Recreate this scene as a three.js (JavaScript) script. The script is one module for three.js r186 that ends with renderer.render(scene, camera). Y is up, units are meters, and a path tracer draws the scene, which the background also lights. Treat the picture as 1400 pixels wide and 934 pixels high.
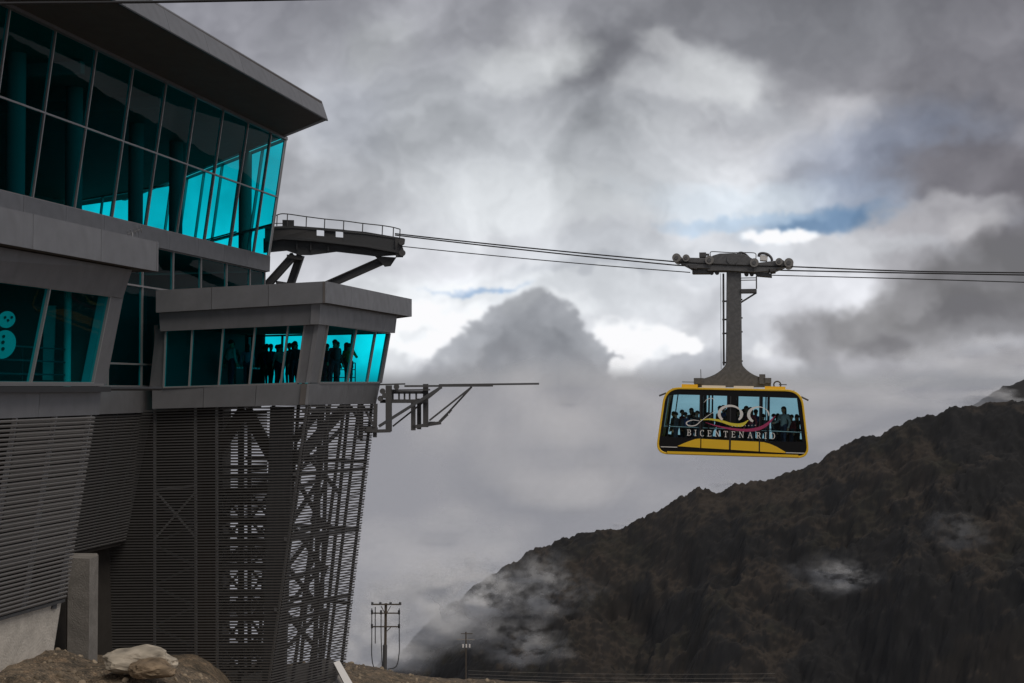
import * as THREE from 'three';
import { mergeGeometries, toCreasedNormals } from 'three/addons/utils/BufferGeometryUtils.js';
import { TextGeometry } from 'three/addons/geometries/TextGeometry.js';
import { FontLoader } from 'three/addons/loaders/FontLoader.js';
import { MarchingCubes } from 'three/addons/objects/MarchingCubes.js';

// ---------------------------------------------------------------- camera, sky, sun, exposure
const scene = new THREE.Scene();
const FOCAL = 1944, TILT = Math.atan(63 / FOCAL);            // focal length in photograph pixels; the lens looks up by 1.9 degrees
const camera = new THREE.PerspectiveCamera(2 * Math.atan(467 / FOCAL) * 180 / Math.PI, 1400 / 934, 0.1, 20000);
camera.position.set(0, 0, 0);                                 // y = 0 is eye level
camera.rotation.set(TILT, 0, 0);
const renderer = new THREE.WebGLRenderer({ antialias: true });
renderer.toneMapping = THREE.LinearToneMapping;
renderer.toneMappingExposure = 1;
renderer.shadowMap.enabled = true;

let seed = 7;
const rnd = () => { seed = (seed * 1664525 + 1013904223) >>> 0; return seed / 4294967296; };
const rr = (a, b) => a + (b - a) * rnd();
const clamp = (x, a = 0, b = 1) => Math.min(b, Math.max(a, x));
const sstep = (a, b, x) => { const t = clamp((x - a) / (b - a)); return t * t * (3 - 2 * t); };
const mix = (a, b, t) => a + (b - a) * t;
const PERM = new Uint8Array(512), GR = new Float32Array(256);
{ const p = [...Array(256).keys()]; for (let i = 255; i > 0; i--) { const j = Math.floor(rnd() * (i + 1)); [p[i], p[j]] = [p[j], p[i]]; } for (let i = 0; i < 512; i++) PERM[i] = p[i & 255]; for (let i = 0; i < 256; i++) GR[i] = rnd() * 2 - 1; }
function vnoise(x, y, z) {
  const xi = Math.floor(x), yi = Math.floor(y), zi = Math.floor(z); x -= xi; y -= yi; z -= zi;
  const u = x * x * x * (x * (x * 6 - 15) + 10), v = y * y * y * (y * (y * 6 - 15) + 10), w = z * z * z * (z * (z * 6 - 15) + 10);
  const X = xi & 255, Y = yi & 255, Z = zi & 255, A = PERM[X] + Y, B = PERM[X + 1] + Y;
  const a0 = PERM[A & 511] + Z, a1 = PERM[(A + 1) & 511] + Z, b0 = PERM[B & 511] + Z, b1 = PERM[(B + 1) & 511] + Z;
  const g = (i, dx, dy, dz) => { const h = PERM[i & 511] & 15, p = h < 8 ? dx : dy, q = h < 4 ? dy : h === 12 || h === 14 ? dx : dz; return ((h & 1) ? -p : p) + ((h & 2) ? -q : q); };
  const l = (a, b, t) => a + (b - a) * t;
  return l(l(l(g(a0, x, y, z), g(b0, x - 1, y, z), u), l(g(a1, x, y - 1, z), g(b1, x - 1, y - 1, z), u), v), l(l(g(a0 + 1, x, y, z - 1), g(b0 + 1, x - 1, y, z - 1), u), l(g(a1 + 1, x, y - 1, z - 1), g(b1 + 1, x - 1, y - 1, z - 1), u), v), w);
}
function fbm(x, y, z, oct = 5, gain = 0.5) { let s = 0, a = 1, n = 0; for (let i = 0; i < oct; i++) { s += a * vnoise(x, y, z); n += a; a *= gain; x = x * 2.03 + 11.3; y = y * 2.03 + 5.7; z = z * 2.03 + 3.1; } return s / n * 1.5; }
const lin = (t) => { t /= 255; return t <= 0.04045 ? t / 12.92 : Math.pow((t + 0.055) / 1.055, 2.4); };

// The sky: broken grey cloud with two small blue gaps. Cloud masses are placed by direction, in units of 1/1944 radian: azimuth right of straight ahead, elevation above the horizon.
// [azimuth, elevation, half width, half height, red, green, blue, softness, weight, turn]
const MASSES = [
  // overhead deck, darker towards both upper corners
  [-330, 570, 330, 180, 142, 142, 148, 1.4, 0.9], [-120, 500, 190, 60, 152, 153, 157, 1.2, 0.6], [-190, 380, 150, 90, 172, 174, 178, 1.4, 0.7], [780, 560, 430, 250, 92, 91, 95, 1.5, 0.95], [740, 340, 220, 160, 128, 127, 132, 1.4, 0.75], [430, 500, 160, 60, 132, 133, 137, 1.3, 0.6],
  [40, 470, 60, 36, 176, 177, 179, 1.1, 0.7], [0, 428, 72, 36, 192, 194, 195, 1, 0.8], [80, 444, 44, 26, 190, 192, 193, 1, 0.7], [-185, 470, 34, 40, 160, 162, 164, 1.1, 0.7], [225, 462, 36, 22, 176, 177, 179, 1, 0.8],
  [290, 420, 62, 40, 188, 190, 191, 1, 0.8], [205, 380, 60, 52, 190, 192, 194, 1.1, 0.7], [440, 372, 62, 32, 172, 172, 175, 1.1, 0.7], [370, 330, 100, 36, 168, 169, 172, 1, 0.6], [150, 372, 110, 20, 158, 160, 164, 0.9, 0.6], [330, 375, 50, 20, 150, 152, 156, 1, 0.6],
  [-100, 310, 180, 100, 186, 189, 192, 1.3, 0.7], [130, 280, 190, 70, 200, 203, 206, 1.3, 0.8], [-230, 370, 70, 60, 160, 163, 170, 1.2, 0.6], [20, 250, 150, 40, 204, 207, 209, 1.1, 0.7],
  // thin blue towards the right, the gap itself and the white streak under it
  [500, 312, 120, 46, 138, 145, 160, 1.3, 0.7], [470, 258, 110, 28, 150, 161, 178, 1.2, 0.6], [300, 250, 120, 28, 194, 202, 209, 1, 0.75],
  [425, 225, 108, 18, 110, 134, 160, 0.9, 0.92, 0.12], [310, 229, 110, 8, 164, 182, 200, 0.9, 0.7, 0.06],
  [650, 275, 120, 46, 122, 120, 124, 0.6, 0.9, -0.1], [600, 226, 84, 30, 164, 163, 166, 0.6, 0.9], [480, 180, 110, 26, 186, 187, 190, 0.7, 0.9], [640, 204, 40, 24, 180, 179, 181, 0.7, 0.8],
  [200, 180, 200, 30, 190, 193, 197, 1, 0.8], [362, 207, 60, 11, 236, 238, 240, 0.5, 1, -0.06],
  // bright lower sky with white breaks
  [-60, 118, 190, 42, 216, 219, 221, 1, 0.85], [120, 130, 130, 36, 206, 209, 212, 1, 0.8], [-32, 137, 50, 4, 150, 172, 198, 0.8, 0.85, 0.01], [-80, 140, 36, 3, 170, 184, 202, 0.9, 0.7], [110, 156, 120, 9, 180, 183, 188, 0.9, 0.6],
  [-105, 72, 84, 44, 247, 248, 249, 0.9, 1], [-155, 60, 58, 52, 238, 240, 241, 0.8, 0.95], [-160, 18, 45, 26, 196, 198, 201, 0.6, 0.8], [-60, 95, 60, 24, 226, 228, 230, 0.8, 0.7], [60, 106, 70, 14, 226, 228, 230, 0.8, 0.7],
  [185, 62, 70, 34, 249, 250, 250, 0.6, 1], [142, 46, 38, 32, 246, 247, 248, 0.6, 1], [205, 84, 36, 10, 206, 208, 211, 0.7, 0.7], [275, 80, 60, 60, 182, 184, 188, 1, 0.7], [330, 42, 22, 12, 218, 219, 221, 0.7, 0.9], [232, 26, 60, 30, 172, 174, 179, 0.6, 0.8], [165, 12, 50, 24, 200, 202, 205, 0.7, 0.7],
  // grey cumulus in the middle
  [-55, 28, 38, 26, 164, 166, 170, 0.5, 0.9], [18, 78, 34, 34, 152, 154, 158, 0.35, 0.95], [56, 66, 26, 22, 152, 154, 158, 0.35, 0.95], [-5, 40, 58, 42, 140, 142, 146, 0.4, 1], [62, 48, 50, 42, 142, 144, 148, 0.4, 1], [92, 10, 62, 48, 138, 140, 144, 0.45, 1], [40, -14, 150, 52, 142, 144, 148, 0.6, 1],
  [-4, 92, 25, 22, 158, 160, 164, 0.4, 0.9], [24, 104, 28, 22, 162, 164, 167, 0.4, 0.95], [50, 92, 22, 20, 156, 158, 162, 0.4, 0.9], [78, 86, 26, 20, 156, 158, 162, 0.4, 0.9], [-30, 64, 26, 22, 154, 156, 160, 0.4, 0.9], [-58, 40, 26, 20, 162, 164, 168, 0.4, 0.9], [104, 62, 26, 22, 152, 154, 158, 0.4, 0.9], [132, 36, 26, 20, 152, 154, 158, 0.4, 0.9], [160, 8, 26, 18, 156, 158, 162, 0.4, 0.9], [20, 74, 30, 22, 146, 148, 152, 0.7, 0.8], [56, 40, 40, 24, 140, 142, 146, 0.8, 0.7],
  [-140, 92, 22, 17, 250, 250, 250, 0.4, 1], [-112, 104, 20, 14, 246, 247, 248, 0.4, 1], [-84, 88, 20, 15, 248, 249, 250, 0.4, 1], [-168, 66, 20, 18, 246, 247, 248, 0.4, 1], [-125, 66, 18, 12, 228, 230, 232, 0.4, 0.9], [164, 74, 18, 14, 252, 252, 252, 0.4, 1], [200, 80, 22, 14, 252, 252, 252, 0.4, 1], [228, 62, 20, 15, 250, 250, 251, 0.4, 1], [150, 34, 18, 12, 248, 249, 250, 0.4, 1], [208, 52, 16, 10, 226, 228, 230, 0.4, 0.9],
  // dark cloud on the right: soft, lighter below
  [560, 158, 60, 26, 164, 163, 166, 0.8, 0.8], [690, 185, 60, 20, 142, 140, 143, 0.8, 0.7], [420, 60, 60, 36, 132, 131, 133, 0.9, 0.85], [505, 82, 70, 34, 126, 125, 126, 0.8, 0.88], [590, 112, 84, 42, 121, 120, 121, 0.8, 0.9], [700, 140, 120, 50, 118, 117, 118, 0.9, 0.9], [660, 84, 90, 26, 124, 123, 125, 1, 0.8], [560, 60, 70, 18, 134, 133, 135, 1, 0.7], [560, 118, 34, 16, 140, 139, 141, 0.9, 0.6], [640, 142, 40, 14, 132, 131, 133, 0.9, 0.6], [520, 58, 36, 14, 116, 115, 117, 0.9, 0.6], [620, 100, 44, 16, 114, 113, 115, 0.9, 0.6],
  [490, 28, 60, 22, 150, 149, 152, 0.8, 0.75], [600, 26, 90, 20, 138, 137, 140, 1, 0.7], [430, 18, 40, 20, 140, 140, 143, 0.8, 0.7], [720, 34, 80, 26, 124, 123, 126, 1, 0.7],
];
const HORIZON = [150, 151, 155];
{
  const W = 4096, H = 2048, data = new Float32Array(W * H * 4), lowC = HORIZON.map(lin);
  for (let r = 0; r < H; r++) {
    const el = ((r + 0.5) / H - 0.5) * Math.PI, y = Math.sin(el), ce = Math.cos(el), elU = el * 1944;
    for (let c = 0; c < W; c++) {
      const o = (r * W + c) * 4; data[o + 3] = 1;
      if (el < -0.004) { data[o] = lowC[0]; data[o + 1] = lowC[1]; data[o + 2] = lowC[2]; continue; }
      const rd = ((c + 0.5) / W - 0.5) * 2 * Math.PI, x = Math.cos(rd) * ce, z = Math.sin(rd) * ce;
      let az = rd + Math.PI / 2; if (az > Math.PI) az -= 2 * Math.PI;
      const azU = az * 1944, ys = y * 1.15;
      const big = fbm(x * 2.2 + 9, ys * 2.2, z * 2.2, 3), near = Math.abs(azU) < 1300 && elU < 1000;
      const oct = near ? 6 : 3;
      const wx = near ? fbm(x * 9 + 3, ys * 9 + 7, z * 9, oct, 0.55) : 0, wy = near ? fbm(x * 9 + 31, ys * 9 + 2, z * 9 + 5, oct, 0.55) : 0, det = fbm(x * 8 + 77.4 + wx * 0.5, ys * 9 + 31.2 + wy * 0.5, z * 8, oct, 0.58);
      // the general cloud deck: light towards the horizon, darker overhead
      let t = mix(202, 146, sstep(110, 420, elU)) + big * 24 - (elU > 700 ? 8 : 8 * elU / 700);
      let R = t - 1, G = t, B = t + 4;
      if (near) {
        const bx = Math.abs(fbm(x * 46, ys * 46, z * 46 + 4, 4, 0.55)) - 0.22, by = Math.abs(fbm(x * 46 + 17, ys * 46 + 5, z * 46, 4, 0.55)) - 0.22, u = azU + wx * 56 + bx * 17, v = elU + wy * 42 + by * 16;
        for (const [mx, my, rx, ry, cr, cg, cb, soft, wgt, turn] of MASSES) {
          let dx = u - mx, dy = v - my; if (Math.abs(dx) > rx * 2.4 || Math.abs(dy) > ry * 2.4 + rx * 0.2) continue;
          if (turn) dy -= dx * turn;
          const d = Math.sqrt((dx / rx) ** 2 + (dy / ry) ** 2), k = wgt * (1 - sstep(1 - soft * 0.5, 1 + soft * 0.55, d));
          if (k > 0) { R += (cr - R) * k; G += (cg - G) * k; B += (cb - B) * k; }
        }
      }
      const e = (det * 40 + wy * 20 + big * 8) * clamp(R / 150, 0.85, 1.15); R += e; G += e; B += e; R = 153 + (R - 150) * 1.2; G = 153.5 + (G - 150) * 1.2; B = 155 + (B - 150) * 1.2;
      const q = 1 - sstep(3, 40, elU * (1 + wx * 0.9)); R += (HORIZON[0] - R) * q; G += (HORIZON[1] - G) * q; B += (HORIZON[2] - B) * q;
      data[o] = lin(clamp(R, 20, 252)); data[o + 1] = lin(clamp(G, 20, 252)); data[o + 2] = lin(clamp(B, 20, 254));
    }
  }
  const sky = new THREE.DataTexture(data, W, H, THREE.RGBAFormat, THREE.FloatType);
  sky.mapping = THREE.EquirectangularReflectionMapping; sky.magFilter = THREE.LinearFilter; sky.needsUpdate = true;
  scene.background = sky; scene.environment = sky;
}
const sun = new THREE.DirectionalLight(0xfff4e6, 1.5);
sun.position.set(100, 220, 100); sun.target.position.set(0, 0, -60);
sun.castShadow = true; sun.shadow.radius = 60; sun.shadow.mapSize.set(2048, 2048);
Object.assign(sun.shadow.camera, { left: -120, right: 120, top: 120, bottom: -120, near: 1, far: 600 });
scene.add(sun, sun.target);

// ---------------------------------------------------------------- helpers
const S = 0.88;                                              // metres per survey unit
const V = (x, y, z) => new THREE.Vector3(x, y, z);
const P = (x, h, d) => V(x * S, h * S, -d * S);              // survey: x right of the camera, h above eye level, d ahead
function at(px, py, d) {                                     // the point seen in that direction, d survey units ahead
  const cx = (px - 700) / FOCAL, cy = (467 - py) / FOCAL, c = Math.cos(TILT), s = Math.sin(TILT);
  const fy = cy * c + s, fz = c - cy * s;
  return P(cx / fz * d, fy / fz * d, d);
}
const L = (a, b, t) => a.clone().lerp(b, t);
const names = new Map();
const numbered = (n) => { const k = names.get(n) ?? 0; names.set(n, k + 1); return k ? `${n}_${String(k).padStart(3, '0')}` : n; };
const lit = (m) => { m.castShadow = m.receiveShadow = true; return m; };
function thing(name, label, category, base, group, kind) {
  const o = new THREE.Group(); o.name = numbered(name); o.position.copy(base); scene.add(o);
  o.userData = { label, category }; if (group) o.userData.group = group; if (kind) o.userData.kind = kind;
  o.userData.base = base.clone();
  return o;
}
const baseOf = (o) => o.userData.base ?? (o.parent ? baseOf(o.parent) : V(0, 0, 0));
function part(name, geos, mat, parent) {                     // geometry in world coordinates -> a mesh under its thing
  geos = [].concat(geos).map((g) => (g.index ? g.toNonIndexed() : g));
  for (const g of geos) for (const k of Object.keys(g.attributes)) if (!['position', 'normal', 'uv', 'color'].includes(k)) g.deleteAttribute(k);
  const g = geos.length > 1 ? mergeGeometries(geos) : geos[0], b = baseOf(parent);
  g.translate(-b.x, -b.y, -b.z);
  const m = lit(new THREE.Mesh(g, mat)); m.name = name; parent.add(m); return m;
}
const UNIT = new THREE.BoxGeometry(1, 1, 1);
function frameOf(p, q, side) {                               // rotation whose x runs from p to q and whose y is as near to `side` as can be
  const x = q.clone().sub(p).normalize(); let z = x.clone().cross(side ?? V(0, 1, 0)); if (z.lengthSq() < 1e-6) z = x.clone().cross(V(0, 0, 1)); z.normalize();
  return new THREE.Matrix4().makeBasis(x, z.clone().cross(x), z);
}
function barMesh(name, p, q, h, w, mat, parent, side) {      // a straight bar from p to q: h along `side` (up), w across; alike bars share one geometry
  const b = baseOf(parent), m = lit(new THREE.Mesh(UNIT, mat)); m.name = name;
  m.quaternion.setFromRotationMatrix(frameOf(p, q, side)); m.position.copy(p).add(q).multiplyScalar(0.5).sub(b); m.scale.set(p.distanceTo(q), h, w);
  parent.add(m); return m;
}
function barGeo(p, q, h, w, side) {
  const g = new THREE.BoxGeometry(p.distanceTo(q), h, w); g.applyMatrix4(frameOf(p, q, side)); const c = L(p, q, 0.5); g.translate(c.x, c.y, c.z); return g;
}
function tubeGeo(points, r, n = 6, seg) { return new THREE.TubeGeometry(points.length === 2 ? new THREE.LineCurve3(points[0], points[1]) : new THREE.CatmullRomCurve3(points), seg ?? (points.length === 2 ? 1 : points.length * 6), r, n, false); }
function rodGeo(p, q, r, n = 8) { const g = new THREE.CylinderGeometry(r, r, p.distanceTo(q), n); g.rotateZ(-Math.PI / 2); g.applyMatrix4(frameOf(p, q)); const c = L(p, q, 0.5); g.translate(c.x, c.y, c.z); return g; }
function hexa(bl, br, tr, tl, back) {                        // a four-cornered slab: front face given, thickness along `back`
  const f = [bl, br, tr, tl], k = f.map((p) => p.clone().add(back)), pos = [], uv = [];
  const w = (bl.distanceTo(br) + tl.distanceTo(tr)) / 2, hgt = (bl.distanceTo(tl) + br.distanceTo(tr)) / 2, t = back.length();
  const quad = (a, b, c, d, u, v) => { for (const [p, s] of [[a, [0, 0]], [b, [u, 0]], [c, [u, v]], [a, [0, 0]], [c, [u, v]], [d, [0, v]]]) { pos.push(p.x, p.y, p.z); uv.push(...s); } };
  quad(f[0], f[1], f[2], f[3], w, hgt); quad(k[1], k[0], k[3], k[2], w, hgt);
  quad(f[1], k[1], k[2], f[2], t, hgt); quad(k[0], f[0], f[3], k[3], t, hgt); quad(f[3], f[2], k[2], k[3], w, t); quad(k[0], k[1], f[1], f[0], w, t);
  const g = new THREE.BufferGeometry(); g.setAttribute('position', new THREE.Float32BufferAttribute(pos, 3)); g.setAttribute('uv', new THREE.Float32BufferAttribute(uv, 2)); g.computeVertexNormals(); return g;
}
function paneGeo(bl, br, tr, tl) {
  const g = new THREE.BufferGeometry(), p = [bl, br, tr, bl, tr, tl].flatMap((v) => [v.x, v.y, v.z]);
  g.setAttribute('position', new THREE.Float32BufferAttribute(p, 3)); g.setAttribute('uv', new THREE.Float32BufferAttribute([0, 0, 1, 0, 1, 1, 0, 0, 1, 1, 0, 1], 2)); g.computeVertexNormals(); return g;
}
function prism(plan, h0, h1) {                               // plan in survey units [x, d]
  const s = new THREE.Shape(plan.map(([x, d]) => new THREE.Vector2(x * S, d * S))), g = new THREE.ExtrudeGeometry(s, { depth: (h1 - h0) * S, bevelEnabled: false });
  g.rotateX(-Math.PI / 2); g.translate(0, h0 * S, 0); return g;
}
const quadAt = (q, u, v) => L(L(q[0], q[1], u), L(q[3], q[2], u), v);   // q = [bottom left, bottom right, top right, top left]
const normalOf = (q) => q[1].clone().sub(q[0]).cross(q[3].clone().sub(q[0])).normalize();

// computed textures
function tex(n, f, srgb = true, repeat) {
  const d = new Uint8Array(n * n * 4);
  for (let y = 0; y < n; y++) for (let x = 0; x < n; x++) { const c = f(x / n, y / n), o = (y * n + x) * 4; for (let k = 0; k < 3; k++) d[o + k] = clamp(Array.isArray(c) ? c[k] : c) * 255; d[o + 3] = 255; }
  const t = new THREE.DataTexture(d, n, n); t.wrapS = t.wrapT = THREE.RepeatWrapping; t.magFilter = THREE.LinearFilter; if (srgb) t.colorSpace = THREE.SRGBColorSpace; if (repeat) t.repeat.set(repeat, repeat); t.needsUpdate = true; return t;
}
const ring = (u, v, f, k, s = 0) => { const a = u * 2 * Math.PI, b = v * 2 * Math.PI; return fbm(Math.cos(a) * f + s, Math.sin(a) * f + Math.cos(b) * f, Math.sin(b) * f + s, k); };   // tiles
const tCladding = tex(512, (u, v) => { const s = ring(u, v, 1.6, 5, 3), f = ring(u, v, 9, 3, 8), st = Math.max(0, ring(u, v * 0.12, 5, 4, 21) - 0.12); const c = 0.94 + s * 0.05 + f * 0.004 - st * 0.05; return [c, c, c]; }, true, 0.21);
const tCladdingR = tex(256, (u, v) => 0.66 + ring(u, v, 1.2, 4, 14) * 0.14, false, 0.3);
const tConcrete = tex(512, (u, v) => { const c = 0.86 + ring(u, v, 1.8, 5, 5) * 0.1 + ring(u, v, 14, 3, 2) * 0.05; return [c, c * 0.98, c * 0.95]; }, true, 0.25);
const tConcreteB = tex(256, (u, v) => 0.5 + ring(u, v, 6, 5, 9) * 0.6, false, 0.5);
const tSteel = tex(256, (u, v) => { const c = 0.9 + ring(u, v, 1.2, 4, 31) * 0.12; return [c, c, c]; }, true, 1);
const col = (r, g, b) => new THREE.Color().setRGB(r, g, b);
const std = (c, rough = 0.7, metal = 0, o = {}) => new THREE.MeshStandardMaterial({ color: c, roughness: rough, metalness: metal, ...o });
const M = {
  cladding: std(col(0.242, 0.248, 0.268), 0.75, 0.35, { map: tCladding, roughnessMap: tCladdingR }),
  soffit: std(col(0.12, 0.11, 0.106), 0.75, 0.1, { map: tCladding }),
  mullion: std(col(0.34, 0.34, 0.35), 0.45, 0.5),
  frameDark: std(col(0.035, 0.036, 0.04), 0.5, 0.3),
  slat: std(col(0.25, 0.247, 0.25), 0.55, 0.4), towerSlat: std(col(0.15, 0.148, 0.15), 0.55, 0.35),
  steel: std(col(0.118, 0.123, 0.133), 0.62, 0.3, { map: tSteel }),
  steelDark: std(col(0.09, 0.09, 0.094), 0.6, 0.3),
  rust: std(col(0.06, 0.048, 0.042), 0.8, 0.1, { map: tSteel }),
  carriage: std(col(0.16, 0.162, 0.168), 0.55, 0.35, { map: tSteel }),
  concrete: std(col(0.36, 0.357, 0.36), 0.92, 0, { map: tConcrete, bumpMap: tConcreteB, bumpScale: 0.01 }),
  whiteWall: std(col(0.85, 0.84, 0.82), 0.92, 0, { map: tConcrete, bumpMap: tConcreteB, bumpScale: 0.008 }),
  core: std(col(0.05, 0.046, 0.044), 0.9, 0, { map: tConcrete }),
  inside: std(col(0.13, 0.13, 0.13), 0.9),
  insidePale: std(col(0.3, 0.31, 0.31), 0.8),
  glass: new THREE.MeshPhysicalMaterial({ color: col(0.045, 0.93, 1), roughness: 0.0, transmission: 1, thickness: 0, ior: 1.45, specularIntensity: 0.16 }),
  cabinGlass: new THREE.MeshPhysicalMaterial({ color: col(0.66, 0.93, 1), roughness: 0.0, transmission: 1, thickness: 0, ior: 1.45, specularIntensity: 0.6 }),
  yellow: std(col(0.82, 0.5, 0.012), 0.35, 0, {}),
  black: new THREE.MeshPhysicalMaterial({ color: col(0.008, 0.008, 0.009), roughness: 0.35, specularIntensity: 0.4 }),
  white: std(col(0.75, 0.75, 0.75), 0.6),
  logoGrey: std(col(0.72, 0.7, 0.68), 0.5), logoYellow: std(col(0.7, 0.6, 0.05), 0.5), logoPink: std(col(0.36, 0.035, 0.12), 0.5),
  wheel: std(col(0.22, 0.215, 0.21), 0.6, 0.2),
  rope: std(col(0.03, 0.03, 0.032), 0.6, 0.4),
  timber: std(col(0.08, 0.065, 0.05), 0.9),
};
for (const k of ['yellow']) { M[k] = new THREE.MeshPhysicalMaterial({ color: M[k].color, roughness: 0.4, clearcoat: 0.25, clearcoatRoughness: 0.3 }); }

// A glazed wall: panes, upright mullions and transoms, each a part of its own. us: where the mullions stand (0..1 along), vs: transom heights (0..1)
function glazing(q, us, vs, parent, o = {}) {
  const n = normalOf(q), gm = o.glass ?? M.glass, fm = o.frame ?? M.mullion, w = o.w ?? 0.06;
  for (let i = 0; i < us.length - 1; i++) for (let j = 0; j < vs.length - 1; j++) {
    if (o.skip?.(i, j)) continue;
    part('window_pane', paneGeo(quadAt(q, us[i], vs[j]), quadAt(q, us[i + 1], vs[j]), quadAt(q, us[i + 1], vs[j + 1]), quadAt(q, us[i], vs[j + 1])), gm, parent);
  }
  for (const u of us) { const p = quadAt(q, u, vs[0]), r = quadAt(q, u, vs.at(-1)); barMesh('mullion', p, r, 0.12, w, fm, parent, n); }
  for (const v of vs) { const e = n.clone().multiplyScalar(0.004), p = quadAt(q, us[0], v).add(e), r = quadAt(q, us.at(-1), v).add(e); barMesh('transom', p, r, 0.13, w, fm, parent, n); }
}

// A clad face: separate sheet panels side by side, a finger-wide joint between them
const CLAD = [0.97, 1, 1.035].map((k) => { const m = M.cladding.clone(); m.color = M.cladding.color.clone().multiplyScalar(k); return m; });
function clad(name, bl, br, tr, tl, back, parent, wide = 2.4) {
  const q = [bl, br, tr, tl], len = bl.distanceTo(br), n = Math.max(1, Math.round(len / wide)), j = 0.008 / len;
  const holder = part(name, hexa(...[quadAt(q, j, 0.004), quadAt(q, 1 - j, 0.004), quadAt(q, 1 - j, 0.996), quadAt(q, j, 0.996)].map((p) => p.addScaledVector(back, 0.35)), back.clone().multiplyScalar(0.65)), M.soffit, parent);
  for (let i = 0; i < n; i++) part('cladding_panel', hexa(quadAt(q, i / n + (i ? j : 0), 0), quadAt(q, (i + 1) / n - (i < n - 1 ? j : 0), 0), quadAt(q, (i + 1) / n - (i < n - 1 ? j : 0), 1), quadAt(q, i / n + (i ? j : 0), 1), back.clone().multiplyScalar(0.34)), CLAD[(i * 7 + n) % 3], parent.isGroup ? holder : parent);
  return holder;
}

// ---------------------------------------------------------------- terrain
const dirF = [0.201, 0.98], nrmF = [0.98, -0.201];           // plan direction of the long facade and its outward normal
const BASEP = [[0, -1.7], [10, -3.5], [20, -5.7], [30, -7.6], [38, -8.6], [46, -10.2], [55, -12.4], [64, -13.9], [72, -15], [82, -17], [120, -27], [200, -60], [420, -170]];
function lerpTable(tb, x) { if (x <= tb[0][0]) return tb[0][1]; for (let i = 1; i < tb.length; i++) if (x <= tb[i][0]) return mix(tb[i - 1][1], tb[i][1], (x - tb[i - 1][0]) / (tb[i][0] - tb[i - 1][0])); return tb.at(-1)[1]; }
const CREST = [[-40, -6.6], [-18, -7.2], [-14.6, -7.12], [-13.7, -7.08], [-12.9, -6.86], [-12.2, -6.95], [-11.6, -7.2], [-10.9, -7.22], [-10.2, -7.06], [-9.6, -7.05], [-9.1, -7.3], [-8.5, -7.7], [-7.6, -8.6], [-6, -9.6], [60, -10]];
function groundH(x, d) {
  let h = lerpTable(BASEP, d) + (Math.abs(x) > 14 ? -(Math.abs(x) - 14) * 0.02 : 0);
  const c = lerpTable(CREST, x) - 0.3, w = Math.exp(-(((d - 37.5) / 5.2) ** 2)); h = mix(h, Math.max(h, c), w);
  if (d > 38) h = mix(h, Math.max(h, mix(c, -10.3, sstep(38, 50, d))), (1 - sstep(54, 64, d)) * sstep(-9.6, -12.5, x));
  const m = mix(-14.15, -15.4, sstep(-9, -2.5, x)); h = mix(h, Math.max(h, m), Math.exp(-(((d - 72) / 6) ** 2)) * sstep(3, -3, x));
  const near = sstep(110, 30, d);
  return h + (fbm(x * 0.35, d * 0.35, 4, 4) * 0.26 + fbm(x * 1.7, d * 1.7, 8, 4) * 0.1 * near + fbm(x * 6, d * 6, 2, 2) * 0.035 * near) * sstep(2, 8, d);
}
function sheet(name, xs, ds, hf, cf, mat, label, uvScale = 0.3) {
  const nx = xs.length, nd = ds.length, pos = new Float32Array(nx * nd * 3), uv = new Float32Array(nx * nd * 2), color = new Float32Array(nx * nd * 3), hs = new Float32Array(nx * nd), idx = [];
  for (let j = 0; j < nd; j++) for (let i = 0; i < nx; i++) hs[j * nx + i] = hf(xs[i], ds[j]);
  for (let j = 0; j < nd; j++) for (let i = 0; i < nx; i++) {
    const k = j * nx + i, x = xs[i], d = ds[j], h = hs[k], i0 = Math.max(0, i - 1), i1 = Math.min(nx - 1, i + 1), j0 = Math.max(0, j - 1), j1 = Math.min(nd - 1, j + 1);
    const steep = Math.hypot((hs[j * nx + i1] - hs[j * nx + i0]) / (xs[i1] - xs[i0]), (hs[j1 * nx + i] - hs[j0 * nx + i]) / (ds[j1] - ds[j0]));
    pos.set([x * S, h * S, -d * S], k * 3); uv.set([x * S * uvScale, d * S * uvScale], k * 2); color.set(cf(x, d, h, steep), k * 3);
    if (i && j) { const a = k - nx - 1, b = k - nx, e = k - 1; idx.push(a, b, k, a, k, e); }
  }
  const g = new THREE.BufferGeometry(); g.setAttribute('position', new THREE.BufferAttribute(pos, 3)); g.setAttribute('uv', new THREE.BufferAttribute(uv, 2)); g.setAttribute('color', new THREE.BufferAttribute(color, 3)); g.setIndex(idx); g.computeVertexNormals();
  const m = lit(new THREE.Mesh(g, mat)); m.name = name; m.userData = { kind: 'structure', label }; scene.add(m); return m;
}
const steps = (list) => { const o = []; for (const [a, b, s] of list) for (let x = a; x < b - 1e-6; x += s) o.push(x); o.push(list.at(-1)[1]); return o; };
const tDirt = tex(512, (u, v) => { const a = ring(u, v, 2.2, 6, 1), b = ring(u, v, 12, 4, 6), c = 0.72 + a * 0.34 + b * 0.3; return [c, c * (0.97 - a * 0.06), c * (0.93 - a * 0.1)]; }, true);
const tDirtB = tex(512, (u, v) => 0.5 + ring(u, v, 9, 6, 12) * 0.7, false);
const dirtMat = std(col(1, 1, 1), 0.96, 0, { map: tDirt, bumpMap: tDirtB, bumpScale: 0.05, vertexColors: true });
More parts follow.
